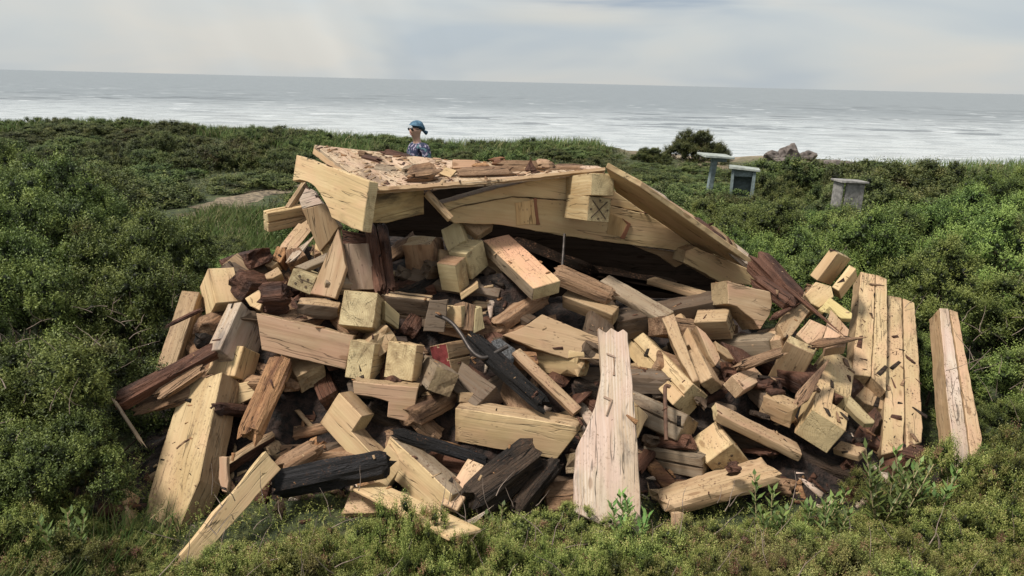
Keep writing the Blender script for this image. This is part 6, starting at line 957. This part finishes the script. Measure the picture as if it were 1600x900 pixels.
for s_ in (-1, 1): bmesh.ops.create_uvsphere(bm, u_segments=12, v_segments=8, radius=1, matrix=Matrix.Translation((s_*.034, -.104, .012)) @ Matrix.Diagonal((.030, .012, .021, 1))); small_box(bm, (s_*.076, -.05, .016), (.005, .10, .008))
small_box(bm, (0, -.112, .018), (.02, .006, .006)); finish(bm, 'sunglasses', [plain('dark_lens', (.01, .01, .012), .15)], person, 0, smooth=True).location = (0, 0, hz_)
bm = bmesh.new(); bmesh.ops.create_cone(bm, cap_ends=True, segments=8, radius1=.016, radius2=.006, depth=.035, matrix=Matrix.Translation((0, -.108, -.028)) @ Matrix.Rotation(rad(15), 4, 'X')); small_box(bm, (0, -.098, -.062), (.04, .012, .009)); finish(bm, 'face_features', [plain('lips', (.42, .2, .16), .5)], person, .002).location = (0, 0, hz_)
# ---------------------------------------------------------------- little weathered tables on the dune
GW = plain('weathered_blue_grey_wood', (.15, .185, .19), .85, 0, .25, 14, .006); GW2 = plain('weathered_grey_wood', (.20, .19, .18), .9, 0, .3, 14, .006); TOPM = plain('bleached_board', (.27, .29, .265), .85, 0, .2, 10, .006)
def ptp(px, py, Y):
    d = Vector(((px-800)/1150, (450-py)/1150, -1)); d = cam.matrix_world.to_3x3() @ d; return Vector((0, 0, 2.4)) + d*(Y/d.y)
def bx(name, parent, mat, c, s, rot=(0, 0, 0)):
    bm = bmesh.new(); bmesh.ops.create_cube(bm, size=1.0); 
    for v in bm.verts: v.co = Vector((v.co.x*s[0], v.co.y*s[1], v.co.z*s[2])) + Vector([random.Random(int(1e4*(v.co.x+3*v.co.y+7*v.co.z))).uniform(-.008, .008) for _ in range(3)])
    bmesh.ops.subdivide_edges(bm, edges=bm.edges[:], cuts=2)
    o = finish(bm, name, [mat], parent, .006); o.location = c; o.rotation_euler = rot; return o
def thing(name, label, cat, loc, rz=0):
    o = bpy.data.objects.new(name, None); C.objects.link(o); o.location = loc; o.rotation_euler = (0, 0, rz); return tag(o, label, cat)
T1 = thing('table', 'tallest grey-blue table with one slim post, farthest left of the three on the dune', 'table', (4.30, 16.0, 0), rad(8))
bx('tabletop', T1, TOPM, (.0, 0, .0), (.66, .5, .04), (rad(3), rad(3), 0)); bx('post', T1, GW, (-.05, 0, -.50), (.11, .11, .95), (0, rad(5), 0)); bx('brace', T1, GW, (.08, 0, -.08), (.34, .08, .10))
T2 = thing('table', 'grey-blue wooden stand with a slanted top beside the tallest table', 'table', (4.82, 15.6, 0), rad(-14))
bx('tabletop', T2, TOPM, (0, 0, .0), (.62, .46, .045), (0, rad(4), 0)); bx('side_panel', T2, GW, (-.22, 0, -.42), (.05, .36, .80)); bx('side_panel', T2, GW, (.20, 0, -.42), (.07, .38, .78)); bx('front_board', T2, GW, (-.01, -.12, -.10), (.38, .03, .13)); bx('back_board', T2, GW, (-.01, .17, -.4), (.38, .03, .72))
T3 = thing('table', 'small low grey stand farthest right among the shrubs', 'table', (5.98, 13.2, 0.0), rad(6))
bx('tabletop', T3, GW2, (0, 0, .0), (.52, .38, .035), (0, rad(2), 0)); bx('side_panel', T3, GW2, (-.2, 0, -.38), (.04, .3, .74)); bx('front_board', T3, GW2, (.04, -.12, -.38), (.34, .04, .72)); bx('side_panel', T3, GW2, (.16, 0, -.38), (.10, .3, .72))
for T_, z_ in ((T1, .98), (T2, .77), (T3, .84)): T_.location.z = z_
# boulders on the dune edge
STN = plain('boulder_stone', (.11, .09, .08), .9, 0, .4, 7, .03)
for i, (x, y, s, h_, lb) in enumerate(((8.15, 23.6, .42, .34, 'round dark boulder at the left end of the boulder pile on the dune edge'), (8.75, 23.8, .5, .5, 'largest upright boulder in the middle of the boulder pile'), (9.3, 23.7, .42, .36, 'blocky boulder at the right end of the boulder pile'), (8.45, 23.2, .6, .2, 'flat low boulder in front of the boulder pile'), (10.1, 23.4, .7, .22, 'long flat dark boulder right of the boulder pile'), (-3.0, 11.6, .25, .15, 'pale stone beside the sandy path left of the heap'))):
    bm = bmesh.new(); bmesh.ops.create_icosphere(bm, subdivisions=3, radius=1.0)
    for v in bm.verts:
        n_ = noise.noise(v.co*1.3+Vector((i*7, 0, 0)))*.45+noise.noise(v.co*3.1+Vector((i*7, 3, 0)))*.15; v.co *= 1+n_; k_ = .62 if i < 5 else 1; v.co.x *= s*k_; v.co.y *= s*.8*k_; v.co.z *= h_*k_*.9
    o = finish(bm, 'boulder', [STN if i < 5 else plain('pale_stone', (.35, .28, .22), .9)], None, 0, Matrix.Translation((x, y, float(ground(x, y))+h_*.25))); tag(o, lb, 'boulder')
# ---------------------------------------------------------------- chips and litter lying on the timbers and the roof
dg = bpy.context.evaluated_depsgraph_get(); dg.update(); r = rs(4)
veg_names = ('foliage', 'stems', 'ground_scrub', 'grass', 'leaves', 'stalks')
def drop(x, y, z0=3.0):
    hit, loc, nrm, fi, ob, mx_ = sc.ray_cast(dg, Vector((x, y, z0)), Vector((0, 0, -1)))
    if not hit or ob.name.split('.')[0] in veg_names or ob.name.startswith(('body', 'blouse', 'headscarf')): return None
    return loc, nrm, ob
def chip_mesh(name, cnt, region, size, mats, label, only=None, steep=.25, cat='wood chips'):
    Vs, Fs, Mi = [], [], []; k_ = 0
    for i in range(cnt*3):
        if k_ >= cnt: break
        x, y = region(); h_ = drop(x, y)
        if h_ is None or h_[1].z < steep: continue
        if only and not only(h_[2].name): continue
        loc, nrm, ob = h_; X = Vector((r.uniform(-1, 1), r.uniform(-1, 1), 0)).normalized(); X = (X-nrm*X.dot(nrm)+nrm*r.uniform(-.15, .25)).normalized(); Y = nrm.cross(X)
        l_ = size*(.25+1.9*r.random()**3); w_ = l_*r.uniform(.12, .5); t_ = w_*r.uniform(.15, .5); b0 = len(Vs); c_ = loc+nrm*t_*.4; tp = r.uniform(.2, 1)
        for sx_, sy_, sz_ in ((-1, -1, -1), (1, -tp, -1), (1, tp, -1), (-1, 1, -1), (-.9, -.8, 1), (.8, -tp*.7, 1), (.85, tp*.7, 1), (-.8, .9, 1)):
            Vs.append(c_+X*l_/2*sx_+Y*w_/2*sy_+nrm*t_/2*sz_+X*r.uniform(-.1, .1)*l_)
        for f in ((3, 2, 1, 0), (4, 5, 6, 7), (0, 1, 5, 4), (1, 2, 6, 5), (2, 3, 7, 6), (3, 0, 4, 7)): Fs.append([b0+a for a in f]); Mi.append(i % len(mats))
        k_ += 1
    o = from_np(name, [tuple(v) for v in Vs], Fs, mats); o.data.polygons.foreach_set('material_index', np.array(Mi, np.int32)[:len(o.data.polygons)]); tag(o, label, cat, kind='stuff')
chip_mesh('wood_chips', 900, lambda: (r.uniform(-2.2, 2.6), r.uniform(3.6, 5.6)), .035, [M['R'], M['RT'], M['T'], M['CR'], M['R'], M['RO']], 'scattered chips and crumbs of rotten wood over the heap', steep=.35)
chip_mesh('wood_splinters', 1100, lambda: (r.uniform(-2.2, 2.5), r.uniform(3.6, 5.5)), .14, [M['RT'], M['T'], M['R'], M['CR'], M['W'], M['RO']], 'splinters and broken slivers lying between the timbers', only=lambda n: n.startswith('debris'), steep=.05)
chip_mesh('wood_chips', 900, lambda: (r.uniform(-1.6, 1.0), r.uniform(4.6, 6.2)), .035, [M['R'], M['RT'], M['T'], M['RT'], M['K'], M['RO']], 'rotten chips littering the fallen roof deck', only=lambda n: n.startswith('roof_deck'))
chip_mesh('wood_chips', 130, lambda: (r.uniform(1.6, 2.9), r.uniform(3.8, 5.8)), .07, [M['R'], M['CR'], M['RT']], 'dark chips lying on the stacked beams at the right', steep=.2, only=lambda n: n.startswith('timber'))
